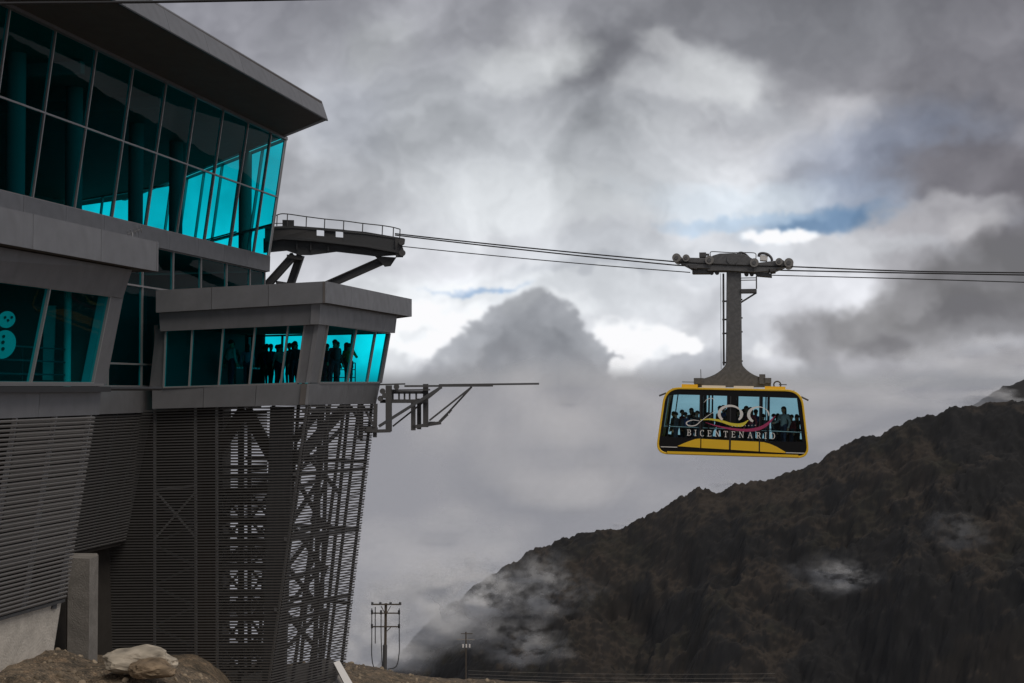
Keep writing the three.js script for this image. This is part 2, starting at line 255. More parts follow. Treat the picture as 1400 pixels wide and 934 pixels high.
sheet('ground', steps([[-420, -60, 20], [-60, -22, 1.5], [-22, 4, 0.14], [4, 60, 1.5], [60, 420, 20]]), steps([[-30, 28, 1.5], [28, 46, 0.14], [46, 66, 0.5], [66, 80, 0.2], [80, 140, 1], [140, 420, 7]]), groundH,
  (x, d) => { const a = fbm(x * 0.5, d * 0.5, 1, 4), b = clamp(0.5 + fbm(x * 2.1, d * 2.1, 17, 3) * 0.9); const k = 1 + a * 0.35; return [mix(0.27, 0.36, b) * k, mix(0.22, 0.305, b) * k, mix(0.165, 0.24, b) * k]; }, dirtMat, 'bare brown earth bank below the station');

// the mountain across the valley: a crest line in survey units and slopes that fall away from it
const CR = [[380, 985, 1060], [470, 935, 1050], [545, 893, 1040], [600, 838, 1030], [650, 800, 1020], [690, 776, 1010], [740, 748, 1005], [790, 730, 1000], [816, 723, 996], [850, 721, 992], [880, 706, 985], [905, 692, 980], [930, 677, 975], [950, 669, 970], [985, 671, 965], [1005, 662, 960], [1040, 656, 955], [1075, 647, 950], [1105, 637, 945], [1130, 621, 940], [1160, 604, 935], [1182, 594, 930], [1200, 594, 928], [1222, 580, 925], [1246, 570, 920], [1262, 573, 916], [1300, 560, 910], [1340, 553, 905], [1400, 545, 900], [1500, 520, 890], [1650, 480, 880]]
  .map(([x, y, d]) => { const p = at(x, y, d); return [p.x / S, p.y / S, -p.z / S]; });
function crestAt(x, d) {                                      // slope distance from the crest, crest height there, near or far side
  let i = 1; while (i < CR.length - 1 && x > CR[i][0]) i++;
  const [ax, ah, ad] = CR[i - 1], [bx, bh, bd] = CR[i], t = (x - ax) / (bx - ax), s = mix(ad, bd, t) - d;
  return [Math.abs(s), mix(ah, bh, t), s < 0 ? 1 : -1];
}
function mountainH(x, d) {
  const [s, h0, side] = crestAt(x, d), k = sstep(0, 70, s);
  const wx = fbm(x * 0.011, d * 0.011, 3, 4) * 34, wd = fbm(x * 0.011 + 7, d * 0.011, 13, 4) * 34, u = (x + wx) * 0.86 + (d + wd) * 0.5, v = (d + wd) * 0.86 - (x + wx) * 0.5;
  const spur = Math.abs(fbm(u * 0.0115, v * 0.0048, 9, 3)) * 44 + Math.abs(fbm(u * 0.037, v * 0.024, 19, 3)) * 8 + Math.abs(fbm(x * 0.11, d * 0.1, 23, 3)) * 2.6;
  const rough = fbm(x * 0.05, d * 0.05, 5, 4) * 4 + fbm(x * 0.3, d * 0.3, 6, 3) * 0.9, crag = sstep(0.08, 0.4, fbm(x * 0.03, d * 0.03, 30, 4)) * (2 + 4 * Math.abs(fbm(x * 0.14, d * 0.14, 31, 3)));
  return h0 - s * (side > 0 ? 0.85 : 0.6) + (rough - spur + 12 + crag) * mix(0.07, 1, k) + fbm(x * 0.07, d * 0.05, 41, 5, 0.6) * 5 + Math.abs(fbm(x * 0.25, d * 0.2, 7, 3)) * 2.2 - 1.0;
}
function mountainC(x, d, h, steep) {
  const rock = clamp(sstep(0.8, 1.5, steep) * 0.7 + sstep(-0.02, 0.22, fbm(x * 0.013 + 3, h * 0.013, d * 0.013, 6, 0.6)) * 0.9), n = fbm(x * 0.09, h * 0.09, d * 0.09, 5, 0.65), f = fbm(x * 0.45, h * 0.45, d * 0.45, 2), scrub = sstep(-0.1, 0.45, fbm(x * 0.03, h * 0.03, d * 0.03, 4));
  const heath = [mix(0.034, 0.021, scrub), mix(0.0275, 0.02, scrub), mix(0.0225, 0.016, scrub)], stone = [0.0115, 0.012, 0.0135], k = 1 + n * 0.5 + f * 0.2;
  return [0, 1, 2].map((c) => Math.max(0.005, mix(heath[c], stone[c], rock) * k));
}
sheet('mountain', steps([[-420, -170, 8], [-170, 400, 1.25], [400, 760, 8]]), steps([[560, 700, 8], [700, 1045, 0.8], [1045, 1200, 10]]), mountainH, mountainC, std(col(1, 1, 1), 0.97, 0, { vertexColors: true }), 'dark brown mountain slope across the valley', 0.05);
{ // farther summit behind, at the right edge
  const CP = [[1290, 575], [1325, 556], [1350, 540], [1372, 528], [1390, 523], [1415, 508], [1470, 500], [1560, 470]].map(([x, y]) => { const p = at(x, y, 1650); return [p.x / S, p.y / S]; });
  const hf = (x, d) => { const s = Math.abs(d - 1650); return lerpTable(CP, x) - s * 0.7 + fbm(x * 0.05, d * 0.05, 2, 5) * 14 * sstep(0, 60, s) + fbm(x * 0.12, d * 0.12, 2, 4) * 4; };
  sheet('far_mountain', steps([[470, 720, 4]]), steps([[1400, 1800, 6]]), hf, (x, d) => { const k = 1 + fbm(x * 0.05, d * 0.05, 5, 4) * 0.4; return [0.026 * k, 0.026 * k, 0.027 * k]; }, std(col(1, 1, 1), 0.97, 0, { vertexColors: true }), 'higher summit behind the dark slope', 0.05);
}

// ---------------------------------------------------------------- the station: upper hall
const lineAt = (x0, d0, d) => [x0 - dirF[0] / dirF[1] * (d0 - d), d];   // a point of a plan line along the long facade
const A0 = [-12.03, 70], e2 = [-0.515, 0.857], n2 = [0.857, 0.515];
const hall = thing('station_hall', 'upper station hall with teal glass front and deep overhanging grey roof', 'building', P(-22, 0, 60));
const HB = 6.48, HT = 12.3, N0 = lineAt(...A0, 34);
const qHall = [P(N0[0], HB, N0[1]), P(A0[0], HB, A0[1]), P(A0[0] + 0.79, HT, A0[1] + 0.14), P(N0[0] + nrmF[0] * 0.75, HT, N0[1] + nrmF[1] * 0.75)];
const runHall = Math.hypot(A0[0] - N0[0], A0[1] - N0[1]);
const usHall = [1]; { let t = 1.95; while (t < runHall) { usHall.push(1 - t / runHall); t += 2.86; } usHall.reverse(); usHall[0] = 0; }
glazing(qHall, usHall, [0, 0.505, 1], hall, { w: 0.055 });
const E0 = [A0[0] + e2[0] * 18, A0[1] + e2[1] * 18], F0 = [-29.5, 93.2];
const qEnd = [P(A0[0], HB, A0[1]), P(E0[0], HB, E0[1]), P(E0[0] + n2[0] * 0.75, HT, E0[1] + n2[1] * 0.75), P(A0[0] + 0.79, HT, A0[1] + 0.14)];
glazing(qEnd, [0, 1 / 6, 2 / 6, 3 / 6, 4 / 6, 5 / 6, 1], [0, 0.27, 1], hall, { w: 0.1 });
const qEnd2 = [P(E0[0], HB, E0[1]), P(F0[0], HB, F0[1]), P(F0[0] + 0.3, HT, F0[1] + 0.7), P(E0[0] + n2[0] * 0.75, HT, E0[1] + n2[1] * 0.75)];
glazing(qEnd2, [0, 1 / 3, 2 / 3, 1], [0, 0.27, 1], hall, { w: 0.1 });
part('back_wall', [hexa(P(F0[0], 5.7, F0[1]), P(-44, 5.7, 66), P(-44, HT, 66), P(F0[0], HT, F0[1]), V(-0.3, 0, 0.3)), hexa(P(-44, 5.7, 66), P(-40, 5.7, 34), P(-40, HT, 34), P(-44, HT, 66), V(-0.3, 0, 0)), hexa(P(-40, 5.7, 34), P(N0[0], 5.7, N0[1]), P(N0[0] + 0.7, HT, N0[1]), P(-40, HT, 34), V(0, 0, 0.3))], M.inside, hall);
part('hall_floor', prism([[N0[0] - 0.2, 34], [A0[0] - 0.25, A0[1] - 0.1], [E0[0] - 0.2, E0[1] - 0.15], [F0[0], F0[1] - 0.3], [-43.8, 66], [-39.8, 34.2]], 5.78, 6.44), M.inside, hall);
// band below the big windows
const NB = [N0[0] + nrmF[0] * 0.06, N0[1] + nrmF[1] * 0.06];
clad('floor_band', P(NB[0], 5.72, NB[1]), P(A0[0] + 0.08, 5.72, A0[1]), P(A0[0] + 0.1, 6.47, A0[1]), P(NB[0] + 0.02, 6.47, NB[1]), P(-0.25, 0, 0.05), hall, 2.52);
part('floor_band', [hexa(P(A0[0] + 0.08, 5.72, A0[1]), P(E0[0], 5.72, E0[1]), P(E0[0] + 0.03, 6.47, E0[1]), P(A0[0] + 0.1, 6.47, A0[1]), P(-0.22, 0, -0.13))], M.cladding, hall);
// roof: soffit, sloping fascia, top
{
  const B = [-8.46, 65], o = (p, k) => [p[0] + nrmF[0] * k, p[1] + nrmF[1] * k];
  const B1 = lineAt(...B, 26), B2 = [B[0] + e2[0] * 33, B[1] + e2[1] * 33], B3 = [-34, 100], B4 = [-48, 66], B5 = [-44, 26];
  const T = [B[0] - 0.32, B[1] + 0.25];
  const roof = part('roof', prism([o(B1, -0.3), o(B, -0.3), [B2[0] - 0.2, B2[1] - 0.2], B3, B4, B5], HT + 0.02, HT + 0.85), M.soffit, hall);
  const low = HT, top = HT + 0.92;
  clad('fascia', P(B1[0], low, B1[1]), P(B[0], low, B[1]), P(T[0], top, T[1]), P(B1[0] - 0.3, top, B1[1]), P(-0.28, 0, 0.1), roof, 2.9);
  part('fascia', hexa(P(B[0], low, B[1]), P(B2[0], low, B2[1]), P(B2[0] - 0.2, top, B2[1] - 0.2), P(T[0], top, T[1]), P(-0.2, 0, -0.15)), M.cladding, roof);
  part('soffit_edge_trim', hexa(P(B1[0], low - 0.05, B1[1]), P(B[0], low - 0.05, B[1]), P(B[0], low - 0.002, B[1]), P(B1[0], low - 0.002, B1[1]), P(-0.08, 0, 0)), M.frameDark, roof);
  // head trim where the glass meets the soffit
  const n = normalOf(qHall).multiplyScalar(0.12);
  part('head_trim', barGeo(qHall[3].clone().add(n), L(qHall[3], qHall[2], 0.993).add(n), 0.14, 0.16), M.cladding, hall);
}
// round columns and ceiling beams inside the hall
for (const [px, d] of [[100, 58], [240, 71], [335, 74], [20, 52], [185, 66]]) { const p = at(px, 300, d); part('inner_column', [new THREE.CylinderGeometry(0.3, 0.3, (HT - HB) * S, 16).translate(p.x, (HT + HB) / 2 * S, p.z)], M.inside, hall); }
for (let i = 0; i < 4; i++) { const d = 40 + i * 6.5, p = lineAt(A0[0] - 0.6, A0[1], d); barMesh('ceiling_beam', P(p[0], HT - 0.3, d), P(p[0] - 12, HT - 0.3, d + 2.5), 0.4, 0.25, M.inside, hall); }
barMesh('handrail', P(A0[0] - 1.4, HB + 1.1, A0[1] - 1), P(A0[0] - 1.4 - 6, HB + 1.1, A0[1] + 9), 0.05, 0.05, M.frameDark, hall);

// lower storey: the same grid of teal windows, seen between and above the pavilions
{
  const L0 = lineAt(...A0, 47), l = (h) => P(L0[0], h, L0[1]), a = (h) => P(A0[0] - 0.12, h, A0[1]);
  const off = V(-0.07, 0, 0), q = (h0, h1, k0 = 0, k1 = 1) => { const b = [l(h0), a(h0), a(h1), l(h1)].map((p) => p.add(off)); const r = [0, 1, 2, 3].map((i) => null); return [quadAt(b, k0, 0), quadAt(b, k1, 0), quadAt(b, k1, 1), quadAt(b, k0, 1)]; };
  const run = Math.hypot(A0[0] - L0[0], A0[1] - L0[1]), us = [1]; let t = 1.95; while (t < run) { us.push(1 - t / run); t += 2.86; } us.push(0); us.reverse();
  glazing(q(0.05, 5.72), us, [0, 0.155, 0.705, 1], hall, { w: 0.06 });
  const lb = lineAt(A0[0] - 6.5, A0[1], 47), ab = [A0[0] - 6.5, A0[1]];
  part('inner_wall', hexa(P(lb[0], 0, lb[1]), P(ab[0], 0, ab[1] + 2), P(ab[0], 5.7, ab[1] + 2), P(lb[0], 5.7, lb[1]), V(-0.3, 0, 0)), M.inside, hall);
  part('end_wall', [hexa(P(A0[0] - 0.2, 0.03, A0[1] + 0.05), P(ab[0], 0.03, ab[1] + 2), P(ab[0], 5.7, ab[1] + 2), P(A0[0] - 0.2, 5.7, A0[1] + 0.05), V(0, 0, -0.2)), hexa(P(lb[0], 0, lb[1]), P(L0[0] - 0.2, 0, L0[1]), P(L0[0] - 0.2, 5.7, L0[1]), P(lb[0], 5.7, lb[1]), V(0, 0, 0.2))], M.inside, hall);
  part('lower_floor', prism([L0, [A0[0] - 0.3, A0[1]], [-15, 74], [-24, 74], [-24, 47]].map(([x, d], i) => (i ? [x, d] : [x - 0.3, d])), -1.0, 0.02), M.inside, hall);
  // slab edge under the lower windows, set back between the two pavilions
  part('floor_band', hexa(P(L0[0] + 0.03, -1.0, L0[1]), P(lineAt(...A0, 60)[0] + 0.03, -1.0, 60), P(lineAt(...A0, 60)[0] + 0.05, 0.04, 60), P(L0[0] + 0.05, 0.04, L0[1]), V(-0.24, 0, 0)), M.cladding, hall);
}
// dark concrete core of the base, and the square pillar that carries the hall
const core = thing('base_block', 'dark concrete core wall behind the metal louvre screens', 'wall', P(-22, -14, 50));
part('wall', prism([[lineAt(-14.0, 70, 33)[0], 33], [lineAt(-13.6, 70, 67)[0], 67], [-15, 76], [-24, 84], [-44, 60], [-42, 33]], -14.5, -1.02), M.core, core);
const pillar = thing('support_pillar', 'square grey concrete pillar standing on the earth beside the white wall', 'pillar', at(115, 897, 51.5));
{
  const z0 = -6.1, z1 = -11, c = (px, d) => { const p = at(px, 700, d); return [p.x / S, d]; };
  part('shaft', prism([c(93.5, 51.2), c(123, 50.9), c(124.5, 51.0), c(135, 51.9), c(133, 52.6), c(92, 52.6)], z1, z0), M.concrete, pillar);
}

// ---------------------------------------------------------------- left pavilion, cut by the picture's edge
const pavA = thing('glazed_pavilion', 'near grey pavilion with slanted dark windows and snowman sticker beside the hall', 'pavilion', P(-14, 0, 34));
{
  const G = [-10.1, 40.5], back = 24, k = (x0, d0, d, off = 0) => { const p = lineAt(x0, d0, d); return [p[0] + nrmF[0] * off, p[1] + nrmF[1] * off]; };
  const G0 = k(...G, back), far = lineAt(A0[0] - 0.3, A0[1], 43), far0 = lineAt(A0[0] - 0.3, A0[1], back);
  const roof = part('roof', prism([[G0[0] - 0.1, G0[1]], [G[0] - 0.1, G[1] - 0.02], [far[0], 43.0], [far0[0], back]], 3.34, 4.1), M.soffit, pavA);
  clad('fascia', P(G0[0], 3.31, G0[1]), P(G[0], 3.31, G[1]), P(G[0], 4.15, G[1]), P(G0[0], 4.15, G0[1]), P(-0.1, 0, 0.02), roof, 2.9);
  part('fascia', hexa(P(G[0], 3.31, G[1]), P(far[0], 3.31, 42.9), P(far[0], 4.15, 42.9), P(G[0], 4.15, G[1]), P(0, 0, -0.1)), M.cladding, roof);
  const W = [-11.55, 39.9], W0 = lineAt(...W, back), ln = 0.19;
  const q = (h0, h1, o = 0) => [P(W0[0] + ln * h0 + o, h0, W0[1]), P(W[0] + ln * h0 + o, h0, W[1]), P(W[0] + ln * h1 + o, h1, W[1]), P(W0[0] + ln * h1 + o, h1, W0[1])];
  const run = 39.9 - back, u = (d) => (d - back) / run;
  glazing(q(0.12, 2.55), [0, u(29.8), u(33), u(36.2), u(39.36)], [0, 1], pavA, { w: 0.05 });
  const hd = q(2.52, 3.31, 0.12); hd[1].z -= 0.05; hd[2].x += 0.1; part('header_band', hexa(...hd, V(-0.22, 0, 0)), M.cladding, pavA);
  const c = q(0.06, 2.56, 0.05); part('corner_column', hexa(quadAt(c, u(39.36), 0), quadAt(c, 1.012, 0), quadAt(c, 1.012, 1), quadAt(c, u(39.36), 1), V(-0.3, 0, 0)), M.cladding, pavA);
  part('end_wall', hexa(P(W[0] - 0.1, 0.02, W[1] + 0.1), P(-18, 0.02, 41.5), P(-18, 3.3, 41.5), P(W[0] + 0.4, 3.3, W[1] + 0.1), V(0, 0, -0.15)), M.inside, pavA);
  part('sill', hexa(...q(0.04, 0.11, 0.08), V(-0.2, 0, 0)), M.mullion, pavA);
  const lg = k(...G, 40.45), lg0 = k(...G, back, -1.2); part('ledge', [hexa(P(W0[0] + 0.3, -0.12, W0[1]), P(W[0] + 0.3, -0.12, W[1]), P(W[0] + 0.3, 0.03, W[1]), P(W0[0] + 0.3, 0.03, W0[1]), V(-0.32, 0, 0)), rodGeo(P(W[0] + 0.2, -0.03, W[1]), P(-10.62, -0.03, 43), 0.05)], M.frameDark, pavA);
  clad('floor_band', P(W0[0] - 0.02, -0.76, W0[1]), P(W[0] - 0.02, -0.76, W[1]), P(W[0] + 0.02, -0.1, W[1]), P(W0[0] + 0.02, -0.1, W0[1]), V(-0.3, 0, 0), pavA, 2.8);
  part('floor', prism([[W0[0] - 0.2, back], [W[0] - 0.2, W[1]], [far[0], 42.6], [far0[0], back]], -0.74, -0.01), M.inside, pavA);
  part('rear_wall', hexa(P(far0[0], 0, back), P(far[0], 0, 42.6), P(far[0], 3.3, 42.6), P(far0[0], 3.3, back), V(-0.2, 0, 0)), M.inside, pavA);
  const pc = at(92, 470, 39.2); part('inner_column', new THREE.CylinderGeometry(0.09, 0.09, 2.9, 12).translate(pc.x, 1.45, pc.z), M.insidePale, pavA);
  part('display_panel', hexa(at(58, 520, 39.6), at(72, 520, 39.7), at(76, 418, 39.7), at(60, 418, 39.6), V(0, 0, -0.06)), M.insidePale, pavA);
  for (const h of [0.35, 0.7, 1.05]) barMesh('inner_rail', P(W[0] - 0.75, h, 39.2), P(W[0] - 1.6, h, 30), 0.035, 0.035, M.frameDark, pavA);
  for (const d of [39.2, 37, 34.8]) { const p = lineAt(W[0] - 0.75, 39.2, d); barMesh('rail_post', P(p[0], 0, d), P(p[0], 1.05, d), 0.035, 0.035, M.frameDark, pavA, V(1, 0, 0)); }
  // snowman sticker on the inside of the pane
  const sk = thing('snowman_sticker', 'pale snowman sticker on the near pavilion window at the left edge', 'sticker', at(10, 490, 35.2));
  const disc = (px, py, r, m, dz = 0, sq = 1) => { const qq = q(0.12, 2.55, -0.06 - dz), c0 = at(px, py, 35.4), n = normalOf(qq), ux = qq[1].clone().sub(qq[0]).normalize(), uy = n.clone().cross(ux); const t = n.dot(qq[0]) / n.dot(c0), ce = c0.clone().multiplyScalar(t); const g = new THREE.CircleGeometry(r, 28); g.scale(1.7, sq, 1); g.applyMatrix4(new THREE.Matrix4().makeBasis(ux, uy, n)); g.translate(ce.x, ce.y, ce.z); return part(m[0], g, m[1], sk); };
  const pale = std(col(0.4, 0.42, 0.42), 0.8), dk = std(col(0.02, 0.02, 0.02), 0.8);
  disc(9, 437, 0.2, ['head', pale], 0, 0.92); disc(5, 471, 0.28, ['body', pale], 0, 1.12);
  for (const [x, y, r] of [[7, 434, 0.03], [16, 434, 0.03], [11, 438, 0.03], [5, 460, 0.035], [4, 468, 0.04], [4, 477, 0.04]]) disc(x, y, r, ['spot', dk], -0.012);
}

// ---------------------------------------------------------------- right pavilion over the louvred tower
const pavB = thing('glazed_pavilion', 'far corner pavilion full of people above the louvred tower', 'pavilion', P(-10, 0, 62));
{
  const bl = at(220, 530, 56), br = at(424, 523.5, 54.5), tr = at(436, 442, 54.25), tl = at(223, 451, 55.75), fr = at(519, 523, 66.3), ft = at(531, 455.5, 66.2);
  const q1 = [bl, br, tr, tl], q2 = [br, fr, ft, tr];
  glazing(q1, [0.02, 0.195, 0.395, 0.6, 0.81, 0.915], [0, 1], pavB, { w: 0.05 });
  glazing(q2, [0.1, 0.48, 0.78, 1], [0, 1], pavB, { w: 0.05, frame: M.mullion });
  part('corner_column', [hexa(quadAt(q1, 0.905, 0), br, tr, quadAt(q1, 0.905, 1), V(0, 0, -0.25)), hexa(br, quadAt(q2, 0.09, 0), quadAt(q2, 0.09, 1), tr, V(-0.15, 0, 0))], M.cladding, pavB);
  part('corner_column', hexa(at(204, 531, 56.3), at(222, 531, 56.0), at(226, 450, 55.8), at(213, 450, 56.1), V(0, 0, -0.25)), M.cladding, pavB);
  part('end_post', barGeo(fr.clone().add(V(0, 0, 0.03)), ft.clone().add(V(0, 0, 0.03)), 0.16, 0.26, normalOf(q2)), M.cladding, pavB);
  // far side glazing
  const bk = P(-12.5, 0.1, 67.5), bkt = P(-12.6, 2.45, 67.8);
  glazing([fr, bk, bkt, ft], [0, 0.25, 0.5, 0.75, 1], [0, 1], pavB, { w: 0.07, frame: M.frameDark });
  // header band below the roof, both faces
  const hb = [at(219, 453, 55.6), at(436.5, 443.5, 54.0), at(438, 414, 53.9), at(217, 425, 55.5)];
  part('header_band', [hexa(...hb, V(0, 0, -0.3)), hexa(hb[1], at(540, 455.5, 66.6), at(543, 430, 66.6), hb[2], V(-0.3, 0, 0))], M.cladding, pavB);
  // roof with its fascia
  const c0 = at(446, 414, 53.6), c1 = at(446, 384.5, 53.6), l0 = at(213, 427.5, 55.3), l1 = at(213, 397, 55.3), r0 = at(563, 433, 67.4), r1 = at(563, 409, 67.4);
  const b0 = P(-9, c0.y / S, 74), b1 = b0.clone().setY(c1.y), x0 = P(-14.5, c0.y / S, 74), x1 = x0.clone().setY(c1.y);
  const deck = new THREE.BufferGeometry(); { const lo = [l0, c0, r0, b0, x0], hi = [l1, c1, r1, b1, x1], pos = []; const tri = (a, b, c) => pos.push(a.x, a.y, a.z, b.x, b.y, b.z, c.x, c.y, c.z); const dn = lo.map((p) => p.clone().add(V(0, 0.03, 0))), up = hi.map((p) => p.clone().add(V(0, -0.05, 0))); for (let i = 1; i < 4; i++) { tri(dn[0], dn[i + 1], dn[i]); tri(up[0], up[i], up[i + 1]); } deck.setAttribute('position', new THREE.Float32BufferAttribute(pos, 3)); deck.setAttribute('uv', new THREE.Float32BufferAttribute(pos.filter((_, i) => i % 3 !== 1), 2)); deck.computeVertexNormals(); }
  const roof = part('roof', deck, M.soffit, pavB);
  clad('fascia', l0, c0, c1, l1, V(0, 0, -0.12), roof, 2.1); clad('fascia', c0.clone().add(V(0, 0, -0.002)), r0, r1, c1.clone().add(V(0, 0, -0.002)), V(-0.12, 0, 0), roof, 2.9);
  part('fascia', hexa(r0, b0, b1, r1, V(-0.1, 0, 0.05)), M.cladding, roof);
  // slab under the windows
  const s = [at(208, 559, 56.1), at(421, 553.5, 54.3), at(424, 524.5, 54.3), at(208, 531.5, 56.1)], sr = [at(514, 552.5, 66.4), at(520, 523.5, 66.4)];
  clad('floor_band', ...s, V(0, 0, -0.35), pavB, 2.1); clad('floor_band', s[1].clone().add(V(0, 0, -0.002)), sr[0], sr[1], s[2].clone().add(V(0, 0, -0.002)), V(-0.3, 0, 0), pavB, 2.9);
  part('floor', prism([[-13.9, 56.3], [-7.95, 54.9], [-6.6, 66.2], [-12.4, 67.6], [-14, 62]], -0.7, 0.06), M.inside, pavB);
  part('ceiling', prism([[-13.7, 56.2], [-7.6, 54.8], [-6.2, 66], [-12.4, 67.6], [-14, 62]], 2.52, 2.62), M.inside, pavB);
  part('inner_wall', hexa(P(-14.2, 0.06, 57), P(-12.7, 0.06, 67.6), P(-12.7, 2.5, 67.6), P(-14.2, 2.5, 57), V(-0.15, 0, 0)), M.inside, pavB);
  for (const h of [0.45, 0.8, 1.1]) barMesh('inner_rail', P(-7.0, h, 63.5), P(-8.9, h, 64.2), 0.035, 0.035, M.frameDark, pavB);
  for (const t of [0, 0.5, 1]) barMesh('rail_post', P(-7.0 - 1.9 * t, 0.06, 63.5 + 0.7 * t), P(-7.0 - 1.9 * t, 1.1, 63.5 + 0.7 * t), 0.04, 0.04, M.frameDark, pavB, V(1, 0, 0));
  part('inner_column', barGeo(P(-8.4, 0.06, 61), P(-8.4, 2.52, 61), 0.25, 0.25, V(1, 0, 0)), M.inside, pavB);
}

// ---------------------------------------------------------------- louvre screens of the base: every slat a part
function screen(label, q, count, posts, o = {}) {
  const t = thing('louvre_screen', label, 'louvre screen', L(q[0], q[1], 0.5)), n = normalOf(q), back = n.clone().multiplyScalar(-(o.gap ?? 0.11)), sm = o.mat ?? M.slat;
  for (let i = 0; i < count; i++) {
    const v = 1 - (i + 0.5) / count, p = quadAt(q, 0, v), r = quadAt(q, 1, v), x = r.clone().sub(p).normalize();
    if (o.rag) r.addScaledVector(x, 0.05 * ((i * 7) % 3));
    barMesh('slat', p, r, o.h ?? 0.05, o.w ?? 0.05, sm, t, n.clone().cross(x).addScaledVector(n, o.tilt ?? 0.35));
  }
  for (const u of posts) barMesh('slat_post', quadAt(q, u[1] ?? u, 0).add(back), quadAt(q, u[0] ?? u, 1).add(back), 0.1, o.pw ?? 0.09, o.post ?? M.steel, t, n);
  for (const v of o.rails ?? []) barMesh('rail', quadAt(q, 0, v).addScaledVector(back, 1.9), quadAt(q, 1, v).addScaledVector(back, 1.9), 0.13, 0.1, o.post ?? M.steel, t, V(0, 1, 0));
  return t;
}
const lw = (h, d, o = 0) => { const k = 0.15 * (h + 0.76), p = lineAt(-11.6 + o + k, 39.5, d); return P(p[0], h, d); };
const sA = [lw(-5.82, 26), lw(-5.82, 39.55), lw(-0.78, 39.55), lw(-0.78, 26)];
screen('near metal louvre screen under the pavilion, above the white wall', sA, 44, [0.2, 0.42, 0.6, 0.72, 0.86, 0.995], { post: M.mullion, pw: 0.07, h: 0.042 });
{ // white rendered wall below it
  const w = thing('rendered_wall', 'white rendered wall at the foot of the near louvre screen', 'wall', P(-13, -8, 36));
  part('wall', hexa(lw(-8.6, 24, -0.08), lw(-8.6, 39.5, -0.08), lw(-5.9, 39.5, -0.08), lw(-5.9, 24, -0.08), V(-0.3, 0, 0)), M.whiteWall, w);
  part('bracket', barGeo(at(69, 826, 39), at(75, 826, 39.2), 0.22, 0.12), M.steel, w);
  part('bottom_rail', hexa(lw(-5.92, 24, 0.02), lw(-5.92, 39.5, 0.02), lw(-5.84, 39.5, 0.02), lw(-5.84, 24, 0.02), V(-0.1, 0, 0)), M.steel, w);
}
const lm = (h, d) => { const k = 0.15 * (h + 1.0), p = lineAt(-12.1 + k, 70, d); return P(p[0], h, d); };
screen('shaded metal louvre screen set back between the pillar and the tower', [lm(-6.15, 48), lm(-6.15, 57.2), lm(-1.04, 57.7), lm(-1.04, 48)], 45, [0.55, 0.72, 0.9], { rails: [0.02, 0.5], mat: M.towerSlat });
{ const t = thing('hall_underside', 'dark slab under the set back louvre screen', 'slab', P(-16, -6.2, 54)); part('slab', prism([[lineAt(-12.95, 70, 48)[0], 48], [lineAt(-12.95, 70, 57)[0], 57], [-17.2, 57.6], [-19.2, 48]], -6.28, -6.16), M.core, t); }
// tower: front face, right face and far face, leaning inwards towards the foot
const fT = at(424, 554, 54.35), fB = at(366, 965, 55.8), rT = at(513, 553, 66.3), rB = at(468, 940, 66.6);
const lT = at(134, 562, 57.4), lB = at(128, 965, 58.4);
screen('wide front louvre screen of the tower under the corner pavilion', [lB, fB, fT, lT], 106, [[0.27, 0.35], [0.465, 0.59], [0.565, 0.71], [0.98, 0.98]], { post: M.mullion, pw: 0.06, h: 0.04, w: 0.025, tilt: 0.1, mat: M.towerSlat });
const sC = [fB, rB, rT, fT];
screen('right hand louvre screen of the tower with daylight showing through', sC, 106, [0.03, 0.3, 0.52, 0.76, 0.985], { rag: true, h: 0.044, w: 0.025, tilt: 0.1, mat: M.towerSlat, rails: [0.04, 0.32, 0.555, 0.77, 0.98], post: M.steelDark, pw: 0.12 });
const bT = P(-12.4, -0.75, 67.4), bB = P(-13.0, -13.6, 68);
screen('far louvre screen seen through the tower', [rB, bB, bT, rT], 84, [0.2, 0.4, 0.6, 0.8], { h: 0.03, w: 0.03, tilt: 0.1, mat: M.towerSlat, rails: [0.3, 0.56, 0.8], post: M.steelDark, pw: 0.12 });

screen('closely slatted screen behind the stairs inside the tower', [at(300, 960, 65.3), at(365, 960, 65), at(365, 562, 65), at(300, 562, 65.3)], 98, [0.4, 0.6], { h: 0.072, w: 0.03, tilt: 0.1, mat: M.slat, post: M.steelDark });

